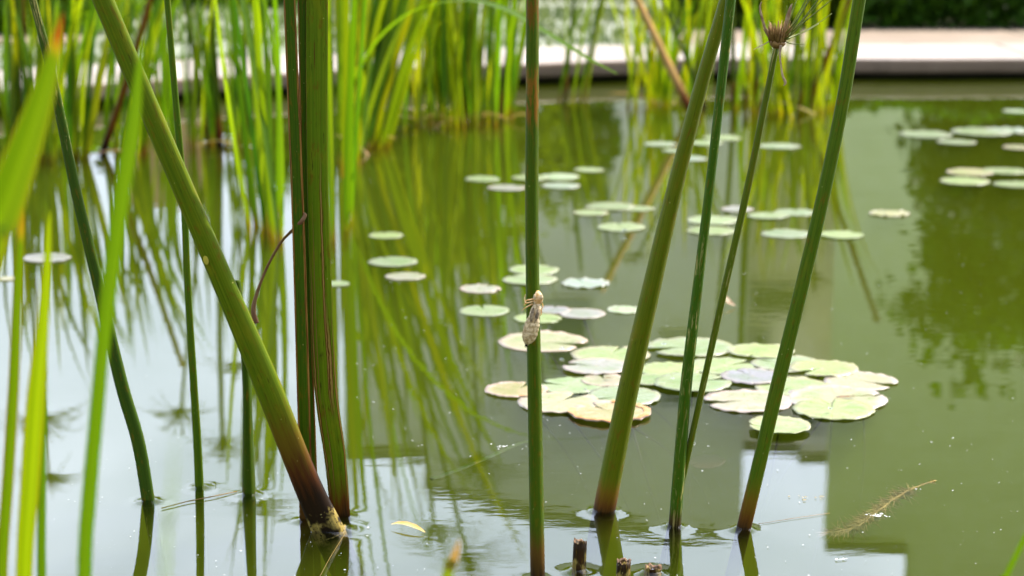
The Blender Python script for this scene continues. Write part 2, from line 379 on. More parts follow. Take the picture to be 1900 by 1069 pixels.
M['coping'] = mat_stone('coping_stone', (.34, .29, .245), (.38, .33, .29), (.28, .225, .185), joint=.82); M['coping_shade'] = mat_stone('coping_shaded_edge', (.19, .13, .09), (.24, .17, .12), (.13, .09, .055), .9, joint=.82)  # same stone; front edge and underside coloured darker to paint in their shade
M['paving'] = mat_stone('paving_stone', (.23, .175, .12), (.265, .205, .15), (.19, .14, .095), joint=.6)
M['pondwall'] = mat_stone('pond_wall_stone', (.02, .017, .012), (.035, .03, .02), (.015, .018, .01))
M['gravel'] = mat_stone('pale_gravel', (.20, .215, .15), (.27, .28, .22), (.13, .16, .08))
M['soil'] = mat_stone('garden_ground', (.11, .12, .06), (.16, .16, .08), (.07, .10, .03))
M['mud'] = mat_stone('pond_mud', (.07, .075, .02), (.10, .10, .03), (.05, .05, .015))

KZ = 0.052
kpx = [(-700, 213), (-300, 186), (0, 167), (230, 152), (450, 139), (680, 128), (900, 120), (1150, 112), (1350, 109), (1500, 108), (1700, 109), (1900, 108), (2300, 107), (3000, 106)]
front = [at(x, y, KZ) for x, y in kpx]
dense = [p for (p,) in spline([(p,) for p in front], 6)]
def kerb():
    mb = MB(); prev = None; L = 0
    for i, p in enumerate(dense):
        T = (dense[min(i + 1, len(dense) - 1)] - dense[max(i - 1, 0)]); T.z = 0; T.normalize(); N = Vector((-T.y, T.x, 0))
        if i: L += (dense[i] - dense[i - 1]).length
        wob = .0022 * mnoise.noise(Vector((L * 2.1, 0, 3)))
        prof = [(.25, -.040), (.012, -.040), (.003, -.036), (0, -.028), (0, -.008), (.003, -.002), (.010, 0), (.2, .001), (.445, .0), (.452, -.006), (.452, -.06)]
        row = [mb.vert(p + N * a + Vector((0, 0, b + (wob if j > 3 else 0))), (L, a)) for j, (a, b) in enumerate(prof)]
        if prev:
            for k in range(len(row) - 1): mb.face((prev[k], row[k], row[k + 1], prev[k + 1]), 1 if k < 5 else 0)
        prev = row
    o = mb.build('kerb', [M['coping'], M['coping_shade']], smooth=False); o['kind'] = 'structure'
    mb = MB(); prev = None
    for i, p in enumerate(dense):
        T = (dense[min(i + 1, len(dense) - 1)] - dense[max(i - 1, 0)]); T.z = 0; T.normalize(); N = Vector((-T.y, T.x, 0))
        q = p + N * .06
        row = [mb.vert(Vector((q.x, q.y, -.62))), mb.vert(Vector((q.x, q.y, KZ - .041)))]
        if prev: mb.face((prev[0], row[0], row[1], prev[1]))
        prev = row
    w = mb.build('pond_wall', M['pondwall']); w['kind'] = 'structure'
    return w
kerb()
def sheet(name, pts, mat, kind='structure'):
    mb = MB(); mb.face([mb.vert(p) for p in pts]); o = mb.build(name, mat); o['kind'] = kind; return o
back = []
for i, p in enumerate(dense):
    T = (dense[min(i + 1, len(dense) - 1)] - dense[max(i - 1, 0)]); T.z = 0; T.normalize(); N = Vector((-T.y, T.x, 0))
    q = p + N * .44; back.append(Vector((q.x, q.y, KZ - .012)))
mb = MB()
for q in back:
    mb.vert(q); mb.vert(Vector((q.x * 1.0, 9.0, KZ - .012))); mb.vert(Vector((q.x * 60, 400, KZ - .012)))
for i in range(len(back) - 1):
    for k in range(2): mb.face((3 * i + k, 3 * i + 3 + k, 3 * i + 4 + k, 3 * i + 1 + k))
g = mb.build('ground', M['soil']); g['kind'] = 'structure'
xL, xR = dense[0].x, dense[-1].x
o = sheet('pond_floor', [(-40, -40, -.6), (40, -40, -.6), (40, 12, -.6), (-40, 12, -.6)], M['mud'])
# paving on the right, pale planting bed behind the coping, path at the far left
sheet('paving', [at(1258, 82, KZ) + Vector((0, -.03, -.006)), at(2400, 79, KZ) + Vector((0, -.03, -.006)), at(2400, 51, KZ) + Vector((0, .03, -.006)), at(1262, 51, KZ) + Vector((0, .03, -.006))], M['paving'])
bed = [Vector((at(x, 0, KZ).x * s, 0, 0)) for x, s in ((0, 1),)]
gx0, gx1 = at(-300, 90, KZ).x, at(1275, 80, KZ).x
sheet('gravel', [(gx0 * 1.2, 5.0, KZ - .008), (gx1 - .02, 5.55, KZ - .008), (gx1 + .1, 8.6, KZ - .008), (gx0 * 1.2, 8.6, KZ - .008)], M['gravel'])
a0, a1 = at(-400, 82, KZ), at(152, 80, KZ); b1, b0 = at(152, 65, KZ), at(-400, 66, KZ)
sheet('path', [(a0.x, a0.y, KZ), (a1.x, a1.y, KZ), (b1.x, b1.y, KZ), (b0.x, b0.y, KZ)], M['paving'])

def leafmass(mb, centre, rx, ry, rz, n, size, up=.3, hollow=.35, noise_amt=.35, lean=0.0, clump=0):
    """leaf-sized faces through an uneven ellipsoid, gathered round twig ends"""
    seed = Vector((R.uniform(0, 50), R.uniform(0, 50), R.uniform(0, 50)))
    cl = []
    for _ in range(clump or max(8, n // 40)):
        d = Vector((R.gauss(0, 1), R.gauss(0, 1), R.gauss(0, 1))).normalized()
        rr = (hollow + (1 - hollow) * R.random() ** .5) * (1 + noise_amt * mnoise.noise(d * 1.9 + seed) * 2)
        cl.append(Vector((d.x * rx * rr, d.y * ry * rr, d.z * rz * rr)))
    for _ in range(n):
        c = R.choice(cl); sp = .2 * min(rx, rz)
        p = Vector(centre) + c + Vector((R.gauss(0, sp), R.gauss(0, sp), R.gauss(0, sp * .8)))
        if p.z < .05: p.z = .05 + R.random() * .05
        a = Vector((R.gauss(0, 1), R.gauss(0, 1), R.gauss(0, .7) + lean)).normalized()
        b = a.cross(Vector((R.gauss(0, 1), R.gauss(0, 1), R.gauss(0, 1)))).normalized()
        s = size * R.uniform(.6, 1.3); w = s * .42; q = b.cross(a) * s * .12
        i = [mb.vert(p, (.5, 0)), mb.vert(p + a * s * .5 + b * w + q, (0, s * .5)), mb.vert(p + a * s, (.5, s)), mb.vert(p + a * s * .5 - b * w + q, (1, s * .5))]
        mb.face(i)

def shrub(name, label, cat, x, Y, ztop, rx, mat, n, size, ry=None, zlo=.05, trunk=False, group=None, strands=0):
    base = Vector((x, Y, KZ - .012)); t = thing(name, label, cat, base, group)
    mb = MB(); zc, rz = (zlo + ztop) / 2, (ztop - zlo) / 2
    leafmass(mb, (x, Y, zc), rx, ry or rx * .8, rz, n, size)
    for _ in range(strands):
        a = R.uniform(0, 2 * math.pi); rr = R.uniform(.7, 1.12)
        p = Vector((x + math.cos(a) * rx * rr, Y + math.sin(a) * (ry or rx) * rr, zc + rz * R.uniform(-.2, .7)))
        ln = R.uniform(.2, .7) * rz
        for k in range(int(18)):
            q = p + Vector((R.gauss(0, .012) + k * .004 * (1 if math.cos(a) > 0 else -1), R.gauss(0, .012), -ln * k / 18))
            if q.z < .1: break
            d = Vector((R.gauss(0, .5), R.gauss(0, .5), -1)).normalized(); b = d.cross(Vector((R.gauss(0, 1), R.gauss(0, 1), 0)).normalized()).normalized(); s = size * R.uniform(.7, 1.4)
            mb.face([mb.vert(q, (.5, 0)), mb.vert(q + d * s * .5 + b * s * .2, (0, s * .5)), mb.vert(q + d * s, (.5, s)), mb.vert(q + d * s * .5 - b * s * .2, (1, s * .5))])
    mb.build('crown', mat, t)
    mb = MB(); k = 5 if not trunk else 3
    for i in range(k):
        a = R.uniform(0, 6.28); tip = Vector((x + math.cos(a) * rx * .55, Y + math.sin(a) * rx * .4, zc + rz * R.uniform(0, .6)))
        pts = [p for (p,) in spline([(base + Vector((R.uniform(-.02, .02), R.uniform(-.02, .02), -.05)),), (base.lerp(tip, .45) + Vector((R.uniform(-.05, .05), 0, .05)),), (tip,)], 5)]
        r0 = .035 if trunk else .014
        tube(mb, pts, [r0 * (1 - .8 * j / (len(pts) - 1)) for j in range(len(pts))], seg=7)
    mb.build('trunk', M['bark'], t)
    return t
def X(px, Y): return (px - 950) / F * Y
# low hedge beyond the paving
def hedge(label, px0, px1, ylo, depth, h, mat, n, size):
    a, b = at(px0, ylo, KZ), at(px1, ylo, KZ)
    mb = MB(); c = (a + b) / 2
    for _ in range(n):
        f = R.random(); p = a.lerp(b, f) + Vector((0, depth * R.random() ** 1.5, 0))
        top = h * (1 + .35 * mnoise.noise(Vector((p.x * 3.3, p.y * 3.3, 1))))
        p.z = KZ - .01 + top * (1 - R.random() ** 2.2 * .95); 
        d = Vector((R.gauss(0, 1), R.gauss(0, 1) - .4, R.gauss(0, .8) + .3)).normalized(); q = d.cross(Vector((R.gauss(0, 1), R.gauss(0, 1), R.gauss(0, 1)))).normalized()
        s = size * R.uniform(.6, 1.3)
        mb.face([mb.vert(p, (.5, 0)), mb.vert(p + d * s * .5 + q * s * .4, (0, s / 2)), mb.vert(p + d * s, (.5, s)), mb.vert(p + d * s * .5 - q * s * .4, (1, s / 2))])
    o = mb.build('hedge', mat, loc=(c.x, c.y, KZ - .012)); return tag(o, label, 'hedge')
hedge('low dark green hedge along the far edge of the paving', 1560, 2500, 50, 1.0, .15, M['hedge'], 13000, .04)
hedge('low mid green planting beyond the paving behind the lime reeds', 1270, 1565, 50, 1.0, .16, M['shrub_mid'], 4500, .05)
hedge('bright green low shrubs beyond the short beige path', -450, 175, 63, 1.2, .26, M['shrub_lime'], 7000, .05)
hedge('dull green undergrowth beyond the pale gravel bed', 175, 560, 12, 1.2, .12, M['shrub_mid'], 2500, .05)
# silvery ground cover on the gravel: nobody could count it
mb = MB()
for _ in range(9000):
    x = R.uniform(gx0 * 1.1, gx1 + .02); y = R.uniform(5.0, 8.4)
    fy = min((q.y for q in back if abs(q.x - x) < .12), default=5.5) + .05
    if y < fy: continue
    if x < at(165, 80, KZ).x and a1.y - .03 < y < b1.y + .03: continue
    if mnoise.noise(Vector((x * 2.2, y * 2.2, 8))) < -.25: continue
    s = R.uniform(.012, .035); p = Vector((x, y, KZ - .008))
    d = Vector((R.gauss(0, .7), R.gauss(0, .7), 1)).normalized(); q = d.cross(Vector((R.gauss(0, 1), R.gauss(0, 1), .01))).normalized()
    mb.face([mb.vert(p, (.5, 0)), mb.vert(p + d * s * .5 + q * s * .3, (0, s / 2)), mb.vert(p + d * s, (.5, s)), mb.vert(p + d * s * .5 - q * s * .3, (1, s / 2))])
o = mb.build('ground_cover', M['silver']); o['kind'] = 'stuff'; o['label'] = 'pale silvery ground cover growing on the gravel bed'; o['category'] = 'ground cover'

# trees and shrubs that the photo shows mirrored in the water
shrub('weeping_tree', 'dark weeping tree mirrored in the water beneath the clear stone coping', 'tree', X(1880, 9.2), 9.2, mirz(720, 9.2), .36, M['shrub_mid'], 5600, .06, zlo=.25, trunk=True, strands=60)
shrub('evergreen_shrub', 'dark evergreen shrub mirrored behind the hedge', 'shrub', X(1890, 8.0), 8.0, mirz(420, 8.0), .32, M['shrub_dark'], 5000, .06)
shrub('evergreen_shrub', 'peaked dark shrub mirrored next to the central stem', 'shrub', X(1075, 9.0), 9.0, mirz(385, 9.0), .17, M['shrub_dark'], 2600, .05)
shrub('leafy_shrub', 'wide yellow green shrub mirrored between the reed clumps', 'shrub', X(830, 8.6), 8.6, mirz(470, 8.6), .42, M['shrub_lime'], 5000, .06)
shrub('leafy_shrub', 'low green shrub mirrored behind the slender stems', 'shrub', X(560, 8.6), 8.6, mirz(330, 8.6), .3, M['shrub_mid'], 4500, .06)
shrub('leafy_shrub', 'rounded dark green shrub mirrored beside the brick wall', 'shrub', X(70, 8.6), 8.6, mirz(350, 8.6), .30, M['shrub_mid'], 4500, .06)

# buildings, seen only as reflections
def mat_wall(name, c1, c2): return mat_stone(name, c1, c2, tuple(x * .85 for x in c1), .85)
M['grey_wall'] = mat_wall('grey_render', (.84, .80, .70), (.88, .85, .76)); M['olive_wall'] = mat_wall('olive_render', (.75, .82, .44), (.80, .87, .50))
M['glass'] = mat_plain('window_glass', (.03, .05, .05), (.05, .07, .07), 3, .08, spec=.8); M['frame'] = mat_plain('window_frame', (.5, .5, .48), (.45, .45, .43), 6, .5)
M['roof'] = mat_wall('roof_sheet', (.14, .13, .12), (.17, .16, .15))
def brick_mat():
    t = NT('brick_wall_skin'); b = t.n('ShaderNodeTexBrick'); t.link(t.vmul(t.obj(), (1, 1, 1)), b.inputs['Vector'])
    m = t.n('ShaderNodeMapping'); t.link(t.obj(), m.inputs[0]); m.inputs['Rotation'].default_value = (math.pi / 2, 0, 0); t.link(m.outputs[0], b.inputs['Vector'])
    b.inputs['Scale'].default_value = 4; b.inputs['Color1'].default_value = (.56, .27, .16, 1); b.inputs['Color2'].default_value = (.66, .36, .22, 1); b.inputs['Mortar'].default_value = (.4, .3, .25, 1)
    b.inputs['Mortar Size'].default_value = .012
    return t.princ(b.outputs[0], .85, .2)
M['brick'] = brick_mat()
def prism(mb, poly, y0, y1, m=0, splay=1.0):
    a = [mb.vert((x, y0, z)) for x, z in poly]; b = [mb.vert((x * splay, y1, z)) for x, z in poly]; n = len(poly)
    mb.face(a, m); mb.face(b[::-1], m)
    for i in range(n): mb.face((a[i], b[i], b[(i + 1) % n], a[(i + 1) % n]), m)
def window(parent, x0, x1, z0, z1, Y):
    mb = MB(); t = .05
    for bx in ((x0, x1, z0, z0 + t), (x0, x1, z1 - t, z1), (x0, x0 + t, z0 + t, z1 - t), (x1 - t, x1, z0 + t, z1 - t)):
        prism(mb, [(bx[0], bx[2]), (bx[1], bx[2]), (bx[1], bx[3]), (bx[0], bx[3])], Y - .06, Y - .002)
    f = mb.build('window', M['frame'], parent, smooth=False)
    mb = MB(); prism(mb, [(x0 + t, z0 + t), (x1 - t, z0 + t), (x1 - t, z1 - t), (x0 + t, z1 - t)], Y - .025, Y - .003); mb.build('pane', M['glass'], f, smooth=False)
G0 = KZ - .012
def building(name, label, poly, Y, depth, mat, wins=()):
    t = thing(name, label, 'building', (sum(p[0] for p in poly) / len(poly), Y, G0))
    mb = MB(); prism(mb, poly, Y, Y + depth, 0, (Y + depth) / Y); mb.build('wall', mat, t, smooth=False)
    tops = [p for p in poly if p[1] > .5]
    mb = MB(); prism(mb, [(x, z + .002) for x, z in tops] + [(x, z + .09) for x, z in tops[::-1]], Y - .05, Y + depth + .05, 0, (Y + depth) / Y); mb.build('roof', M['roof'], t, smooth=False)
    for w in wins: window(t, *w, Y)
    return t
YA, YB = 16.0, 13.0
building('grey_building', 'grey rendered building with a sloping roof mirrored in mid pond', [(X(780, YA), G0), (X(1395, YA), G0), (X(1395, YA), mirz(1012, YA)), (X(1230, YA), mirz(1010, YA)), (X(1000, YA), mirz(974, YA)), (X(780, YA), mirz(908, YA))], YA, 5, M['grey_wall'],
         [(X(1230, YA), X(1300, YA), mirz(620, YA), mirz(760, YA)), (X(1010, YA), X(1100, YA), mirz(560, YA), mirz(700, YA))])
building('low_annex', 'low flat roofed annex mirrored beside the cattail leaves', [(X(628, 17), G0), (X(790, 17), G0), (X(790, 17), mirz(850, 17)), (X(628, 17), mirz(847, 17))], 17, 3.5, M['grey_wall'])
building('garden_house', 'small flat roofed house mirrored below the lily pads', [(X(1380, 18), G0), (X(1620, 18), G0), (X(1620, 18), mirz(852, 18)), (X(1500, 18), mirz(858, 18)), (X(1500, 18), mirz(838, 18)), (X(1380, 18), mirz(830, 18))], 18, 4, M['grey_wall'],
         [(X(1395, 18), X(1500, 18), mirz(520, 18), mirz(590, 18)), (X(1400, 18), X(1440, 18), mirz(610, 18), mirz(700, 18)), (X(1420, 18), X(1462, 18), mirz(745, 18), mirz(815, 18)), (X(1500, 18), X(1540, 18), mirz(745, 18), mirz(815, 18))])
building('olive_building', 'tall olive rendered building mirrored behind the weeping tree', [(X(1557, YB), G0), (X(2500, YB), G0), (X(2500, YB), mirz(1240, YB)), (X(1717, YB), mirz(1240, YB)), (X(1715, YB), mirz(1036, YB)), (X(1557, YB), mirz(1034, YB))], YB, 5, M['olive_wall'])
mb = MB(); prism(mb, [(X(225, 10), G0), (X(392, 10), G0), (X(392, 10), mirz(382, 10)), (X(225, 10), mirz(380, 10))], 10, 10.25)
o = mb.build('brick_wall', M['brick'], loc=(X(310, 10), 10, G0), smooth=False); tag(o, 'short terracotta brick wall mirrored between the thick slanted stem and slim stems', 'wall')

# ------------------------------------------------------------------ near stems
def stalk(label, mat, ctrl, ztop=.85, lean=0.0, tri=.07, tph=.6, cat='papyrus', name='papyrus_stalk', group=None, foot=.35, Yoff=0.0, bend=0.0, build=True, seg=18, ring=1.0, squash=1.0):
    """ctrl: (px, py, width in px), from the waterline up; stands on the water at ctrl[0]"""
    b = at(ctrl[0][0], ctrl[0][1]); Y0 = b.y
    q = []
    for px, py, w in ctrl:
        P = atd(px, py, Y0); P = atd(px, py, Y0 + lean * P.z); q.append([P, w, py])
    c = []
    for i, (P, w, py) in enumerate(q):
        d = (q[min(i + 1, len(q) - 1)][0] - q[max(i - 1, 0)][0]).normalized()
        c.append((P, w * .5 / F * P.y * abs(d.z) / (1 + tri * .3)))
    d0 = (c[1][0] - c[0][0]).normalized(); dl = (c[-1][0] - c[-2][0]).normalized()
    fin = []
    if foot: fin += [(c[0][0] - d0 * foot, c[0][1]), (c[0][0] - d0 * .04, c[0][1])]
    fin += c
    if ztop and ztop > c[-1][0].z + .02:
        s = (ztop - c[-1][0].z) / max(.2, dl.z)
        fin += [(c[-1][0] + dl * s * .5, c[-1][1] * .93), (c[-1][0] + dl * s + Vector((bend, 0, 0)), c[-1][1] * .8)]
    sm = spline(fin, 10); pts = [p for p, r in sm]; rr = [r for p, r in sm]
    # length 0 at the waterline
    L = 0; v0 = 0
    for i in range(1, len(pts)):
        if pts[i].z > 0 and pts[i - 1].z <= 0: v0 = -(L + (pts[i] - pts[i - 1]).length * (-pts[i - 1].z) / (pts[i].z - pts[i - 1].z))
        L += (pts[i] - pts[i - 1]).length
    mb = MB(); tube(mb, pts, rr, [r * squash for r in rr], seg=seg, tri=tri, triphase=tph, v0=v0)
    if ring: STEM_RINGS.append((b.x + R.uniform(-.0015, .0015), b.y + R.uniform(-.001, .001), c[0][1] * R.uniform(.95, 1.1), ring * R.uniform(.55, 1.35)))
    if not build: return mb, b, pts, rr
    o = mb.build(name, mat, loc=b); tag(o, label, cat, group)
    return o
A = stalk('thick slanted papyrus stem with a blackened lime crusted foot', M['thick'], [(613, 985, 70), (585, 925, 62), (553, 850, 57), (497, 709, 56), (420, 530, 48), (345, 355, 45), (268, 175, 44), (194, 0, 43)], tri=.15, tph=rad(74))
mb = MB(); cy_ = at(613, 985).y; r_ = 45 * .5 / F * cy_
ctr = mb.vert(atd(382, 483, cy_ - r_ * .80)); ring = [mb.vert(atd(382 + 5.2 * math.cos(a * .5236) + 1.5 * math.sin(a * .5236), 483 + 8.5 * math.sin(a * .5236), cy_ - r_ * (.74 + .08 * math.cos(a * .5236)))) for a in range(12)]
for a in range(12): mb.face((ctr, ring[a], ring[(a + 1) % 12]))
mb.build('yellow_spot', mat_plain('yellow_blemish', (.42, .34, .02), (.36, .30, .03), 300, .5), A)
STALK_C = stalk('upright papyrus stem that the insect shell clings to', M['central'], [(998, 1078, 29), (993, 780, 28), (988, 500, 26), (987, 355, 25.5), (988, 150, 24.5), (988, 0, 24)], tri=.05)
stalk('stout olive stem rising from the water behind the charred stumps', M['olive'], [(1121, 948, 45), (1146, 820, 43), (1169, 709, 41), (1210, 530, 37), (1251, 355, 32), (1298, 170, 28), (1347, 0, 25)], tri=.04)
stalk('dark green stem with pale cracked skin crossing the stout olive stem', M['cracked'], [(1252, 978, 25), (1262, 850, 24), (1274, 709, 23), (1295, 530, 20), (1316, 355, 18), (1336, 180, 18), (1356, 0, 19)], tri=.06)
stalk('ribbed green stem with an orange foot, beside the single round pad', M['ribbed'], [(1379, 983, 29), (1411, 850, 28), (1444, 709, 28), (1488, 530, 27), (1528, 360, 26), (1565, 180, 25), (1594, 0, 24)], tri=.07, tph=rad(86))
stalk('curved bluish green stem with white flecks among the front leaves', M['bluish'], [(277, 930, 27), (258, 820, 27), (226, 709, 27), (184, 530, 23), (142, 355, 21), (108, 190, 19), (83, 80, 17), (62, 0, 15)], tri=.13, tph=rad(72))
stalk('thin straight green stem standing between the curved and thick stems', M['green'], [(371, 905, 18), (367, 820, 17), (360, 709, 15.5), (349, 530, 14), (341, 355, 13.5), (326, 180, 12.5), (311, 0, 12)], tri=.12, tph=rad(70))
stalk('short dark green stem tucked behind the thick slanted stem', M['deep'], [(462, 917, 27), (460, 820, 21), (458, 720, 17), (450, 600, 15), (440, 520, 12)], ztop=None)

# cattail shoot with three upright leaves behind the thick stem
base = at(600, 962); t = thing('cattail_shoot', 'upright cattail shoot with brown streaked leaves behind the thick slanted stem', 'cattail', base)
for ctrl, mat, sq in (([(568, 966, 26), (566, 850, 25), (562, 700, 25), (553, 400, 24), (545, 200, 23), (537, 0, 22)], M['edged'], .3),
                      ([(632, 960, 38), (622, 850, 42), (603, 700, 44), (591, 400, 40), (588, 200, 40), (588, 0, 41)], M['edged_wide'], .22),
                      ([(585, 958, 14), (580, 850, 16), (572, 600, 15), (566, 300, 16), (561, 0, 17)], M['edged'], .3)):
    m_, b_, p_, r_ = stalk('', mat, ctrl, ztop=.95, tri=0, squash=sq, build=False, ring=.9 if ctrl[0][2] > 20 else 0)
    m_.build('leaf', mat, t)
# curled dry tendril
Yt = at(560, 960).y + .02
c = [(atd(x, y, Yt + dy), w * .5 / F * Yt) for x, y, w, dy in ((476, 600, 10, .0), (470, 575, 9, 0), (478, 540, 6, 0), (497, 493, 5, -.004), (520, 452, 5.5, -.01), (538, 432, 7, -.022), (556, 415, 8, -.03), (566, 400, 7, -.03), (563, 395, 2, -.03))]
sm = spline(c, 6); mb = MB(); tube(mb, [p for p, r in sm], [r for p, r in sm], [r * .5 for p, r in sm], seg=8)
tag(mb.build('dry_tendril', M['tendril'], loc=c[0][0]), 'thin curled brown tendril reaching from the thick stem to the cattail leaves', 'dry leaf')

# stem with the dried flower head
b = at(1246, 978); t = thing('dried_papyrus', 'slim papyrus stem topped by a dried brown flower head', 'papyrus', b)
mb, b_, pts, rr = stalk('', M['slim'], [(1246, 976, 15), (1275, 850, 13), (1306, 709, 13), (1346, 530, 14), (1386, 355, 14), (1414, 220, 13), (1440, 90, 10.5)], ztop=None, tri=.05, build=False, ring=.7)
mb.build('stalk', M['slim'], t)
hY = pts[-1].y; PX = hY / F      # metres per photo pixel there
hc = pts[-1]; axis = (pts[-1] - pts[-6]).normalized()
mb = MB()
prof = [(-.2, 5), (1, 7), (5, 12), (10, 15), (13, 14), (15, 8)]
tube(mb, [hc + axis * (a * PX) for a, r in prof], [r * PX for a, r in prof], seg=16, jit=.1)
for k in range(120):
    th = R.uniform(0, 6.28); tilt = R.uniform(.02, .75) ** .8
    d = Vector((math.cos(th) * math.sin(tilt), math.sin(th) * math.sin(tilt), math.cos(tilt))); d = (d + axis * .3).normalized()
    s = hc + axis * (10 * PX) + Vector((math.cos(th), math.sin(th), 0)) * (R.uniform(2, 13) * PX)
    ln = R.uniform(16, 44) * PX
    tube(mb, [s, s + d * ln * .5, s + d * ln], [1.8 * PX, 1.6 * PX, .4 * PX], seg=5)
head = mb.build('flower_head', M['dry_head'], t)
def bract(pl, w, mat, name='bract'):
    c = [(atd(x, y, hY + dy), ww * .5 * PX) for x, y, ww, dy in pl]
    sm = spline(c, 6); mb = MB(); tube(mb, [p for p, r in sm], [r for p, r in sm], [r * .35 for p, r in sm], seg=8); mb.build(name, mat, t)
bract([(1428, 70, 4, 0), (1419, 50, 5, -.004), (1413, 30, 4.5, -.006), (1410, 14, 3.5, -.006), (1413, 3, 1, -.006)], 0, M['dry_bract'])
bract([(1452, 70, 6, 0), (1459, 45, 7, -.006), (1463, 28, 8, -.008), (1467, 14, 5, -.01), (1470, 7, 1, -.01)], 0, M['dry_bract'])
bract([(1449, 84, 5, -.008), (1447, 100, 4, -.01), (1449, 120, 3, -.01), (1452, 140, 4, -.01), (1457, 152, 5, -.01), (1456, 157, 3, -.01), (1453, 159, .8, -.01)], 0, M['dry_bract'])
bract([(1428, 76, 3, 0), (1418, 82, 2.5, -.006), (1408, 87, 2, -.008), (1397, 93, .6, -.01)], 0, M['dry_bract'])
mb = MB()
for x1, y1, w in ((1478, 0, 1.6), (1496, -2, 2.2), (1503, -6, 1.8), (1519, -2, 2.2), (1526, 0, 1.6), (1540, 2, 1.8), (1502, 54, 2.2), (1486, 48, 1.8), (1519, 42, 1.2), (1482, 82, 1.4), (1470, 24, 1.6), (1510, 10, 1.5), (1480, 35, 2.0), (1490, 20, 1.5), (1458, 30, 1.5)):
    x0, y0 = 1450 + R.uniform(-4, 4), 76 + R.uniform(-6, 4)
    dy = R.uniform(-.02, .02)
    c = [(atd(x0 + (x1 - x0) * f, y0 + (y1 - y0) * f + 6 * math.sin(f * 3.1) * R.uniform(.2, 1), hY + dy * f), w * .8 * PX * (1 - .35 * f)) for f in (0, .5, 1, 1.35)]
    sm = spline(c, 4); tube(mb, [p for p, r in sm], [r for p, r in sm], seg=5)
mb.build('flower_rays', M['green_ray'], t)
o = t.children[-1]; o['kind'] = 'stuff'

# stumps
for (px, py, w, top, lab) in ((1072, 1062, 27, 1003, 'tallest of the charred papyrus stumps, standing beside the central stem'),
                              (1153, 1088, 28, 1040, 'square topped charred stump with a pale split rim, at the lower edge'),
                              (1208, 1066, 34, 1050, 'lowest charred stump barely breaking the surface in a ring of water')):
    b = at(px, py); tp = atd(px, top, b.y); r = w * .5 / F * b.y
    mb = MB(); n = 20; zs = [-.25, -.02, 0, tp.z * .4, tp.z * .75, tp.z]
    rings = tube(mb, [Vector((b.x + (.0003 * k), b.y, z)) for k, z in enumerate(zs)], [r * q for q in (1.05, 1.05, 1.0, 1.0, .97, .98)], seg=n, tri=.05, v0=-.25, jit=.05, cap=False)
    for k in rings[-1]: mb.v[k].z += R.uniform(-.0022, .0016)
    mb.v[rings[-1][-1]] = mb.v[rings[-1][0]].copy()
    inner = []
    for k in rings[-1]:
        v = mb.v[k]; inner.append(mb.vert(Vector((b.x + .0015 + (v.x - b.x - .0015) * .72, b.y + (v.y - b.y) * .72, v.z - .001)), mb.uv[k]))
    c = mb.vert(Vector((b.x + .0015, b.y, tp.z - .006)))
    for k in range(n):
        mb.face((rings[-1][k], rings[-1][k + 1], inner[k + 1], inner[k]), 1); mb.face((inner[k], inner[k + 1], c), 0)
    tag(mb.build('reed_stump', [M['stump'], M['stump_cut']], loc=b), lab, 'stump', 'charred stumps')
    STEM_RINGS.append((b.x, b.y, r * 1.03, 1.4))

# ------------------------------------------------------------------ insect shell on the central stem
M['shell'] = None
def mat_shell(name, a, b_):
    t = NT(name); o = t.obj(); n = t.noise(o, 420, 5, .65); n2 = t.noise(o, 150, 3)
    col = t.mix(t.step(n, .42, .58), a, b_); col = t.mix(t.math('MULTIPLY', t.step(n2, .5, .7), .45), col, tuple(x * .5 for x in a))
    return t.princ(col, .6, .3, t.bump(n, .6, .0006), .35)
M['shell'] = mat_shell('insect_shell_skin', (.46, .34, .17), (.86, .72, .46)); M['shell_head'] = mat_shell('insect_head_skin', (.75, .47, .17), (.92, .72, .42)); M['shell_dark'] = mat_shell('insect_wing_pad', (.16, .11, .06), (.46, .35, .2))
Yc = at(998, 1078).y
def ep(px, py, dy): return atd(px, py, Yc - dy)
PXc = Yc / F
t = thing('insect_shell', 'empty straw coloured dragonfly larva shell clinging to the central stem', 'insect shell', ep(986, 590, .012))
# body axis from the head (998,545) down to the tail (977,642), standing in front of the stem
ax = [(998, 541, 7), (998.5, 546, 12.5), (999, 552, 17.5), (998.5, 558, 17.5), (997, 563, 14.5), (996, 567, 14.5), (995, 573, 18), (993, 580, 19.5), (991, 588, 20.5), (989, 596, 26), (987, 604, 28.5), (985, 612, 29), (983, 620, 29), (981, 627, 26), (979, 633, 19), (977.5, 638, 9.5), (977, 641, 5)]
dd = lambda py: .010 + .004 * math.sin((py - 541) / 100 * math.pi)
sm = spline([(ep(x, y, dd(y)), w * .5 * PXc) for x, y, w in ax], 5)
rr = []
for i, (p, r) in enumerate(sm):
    py = 541 + 100 * i / (len(sm) - 1)
    seg_ = 1 - (.07 * (0.5 + .5 * math.cos((py - 592) / 6.6 * 2 * math.pi)) ** 4 if 588 < py < 638 else 0)
    rr.append(r * seg_)
mb = MB(); tube(mb, [p for p, r in sm], rr, [r * .62 for r in rr], seg=20, jit=.025); mb.build('shell_body', M['shell'], t)
mb = MB()
c = [(ep(998, 540, .0125), 5), (ep(998.5, 545, .014), 12), (ep(999, 551, .0145), 16.5), (ep(998.5, 557, .0135), 16), (ep(997, 561, .0125), 12)]
sm = spline([(p, w * .52 * PXc) for p, w in c], 4); tube(mb, [p for p, r in sm], [r for p, r in sm], [r * .8 for p, r in sm], seg=14); hd = mb.build('shell_skull', M['shell_head'], t)
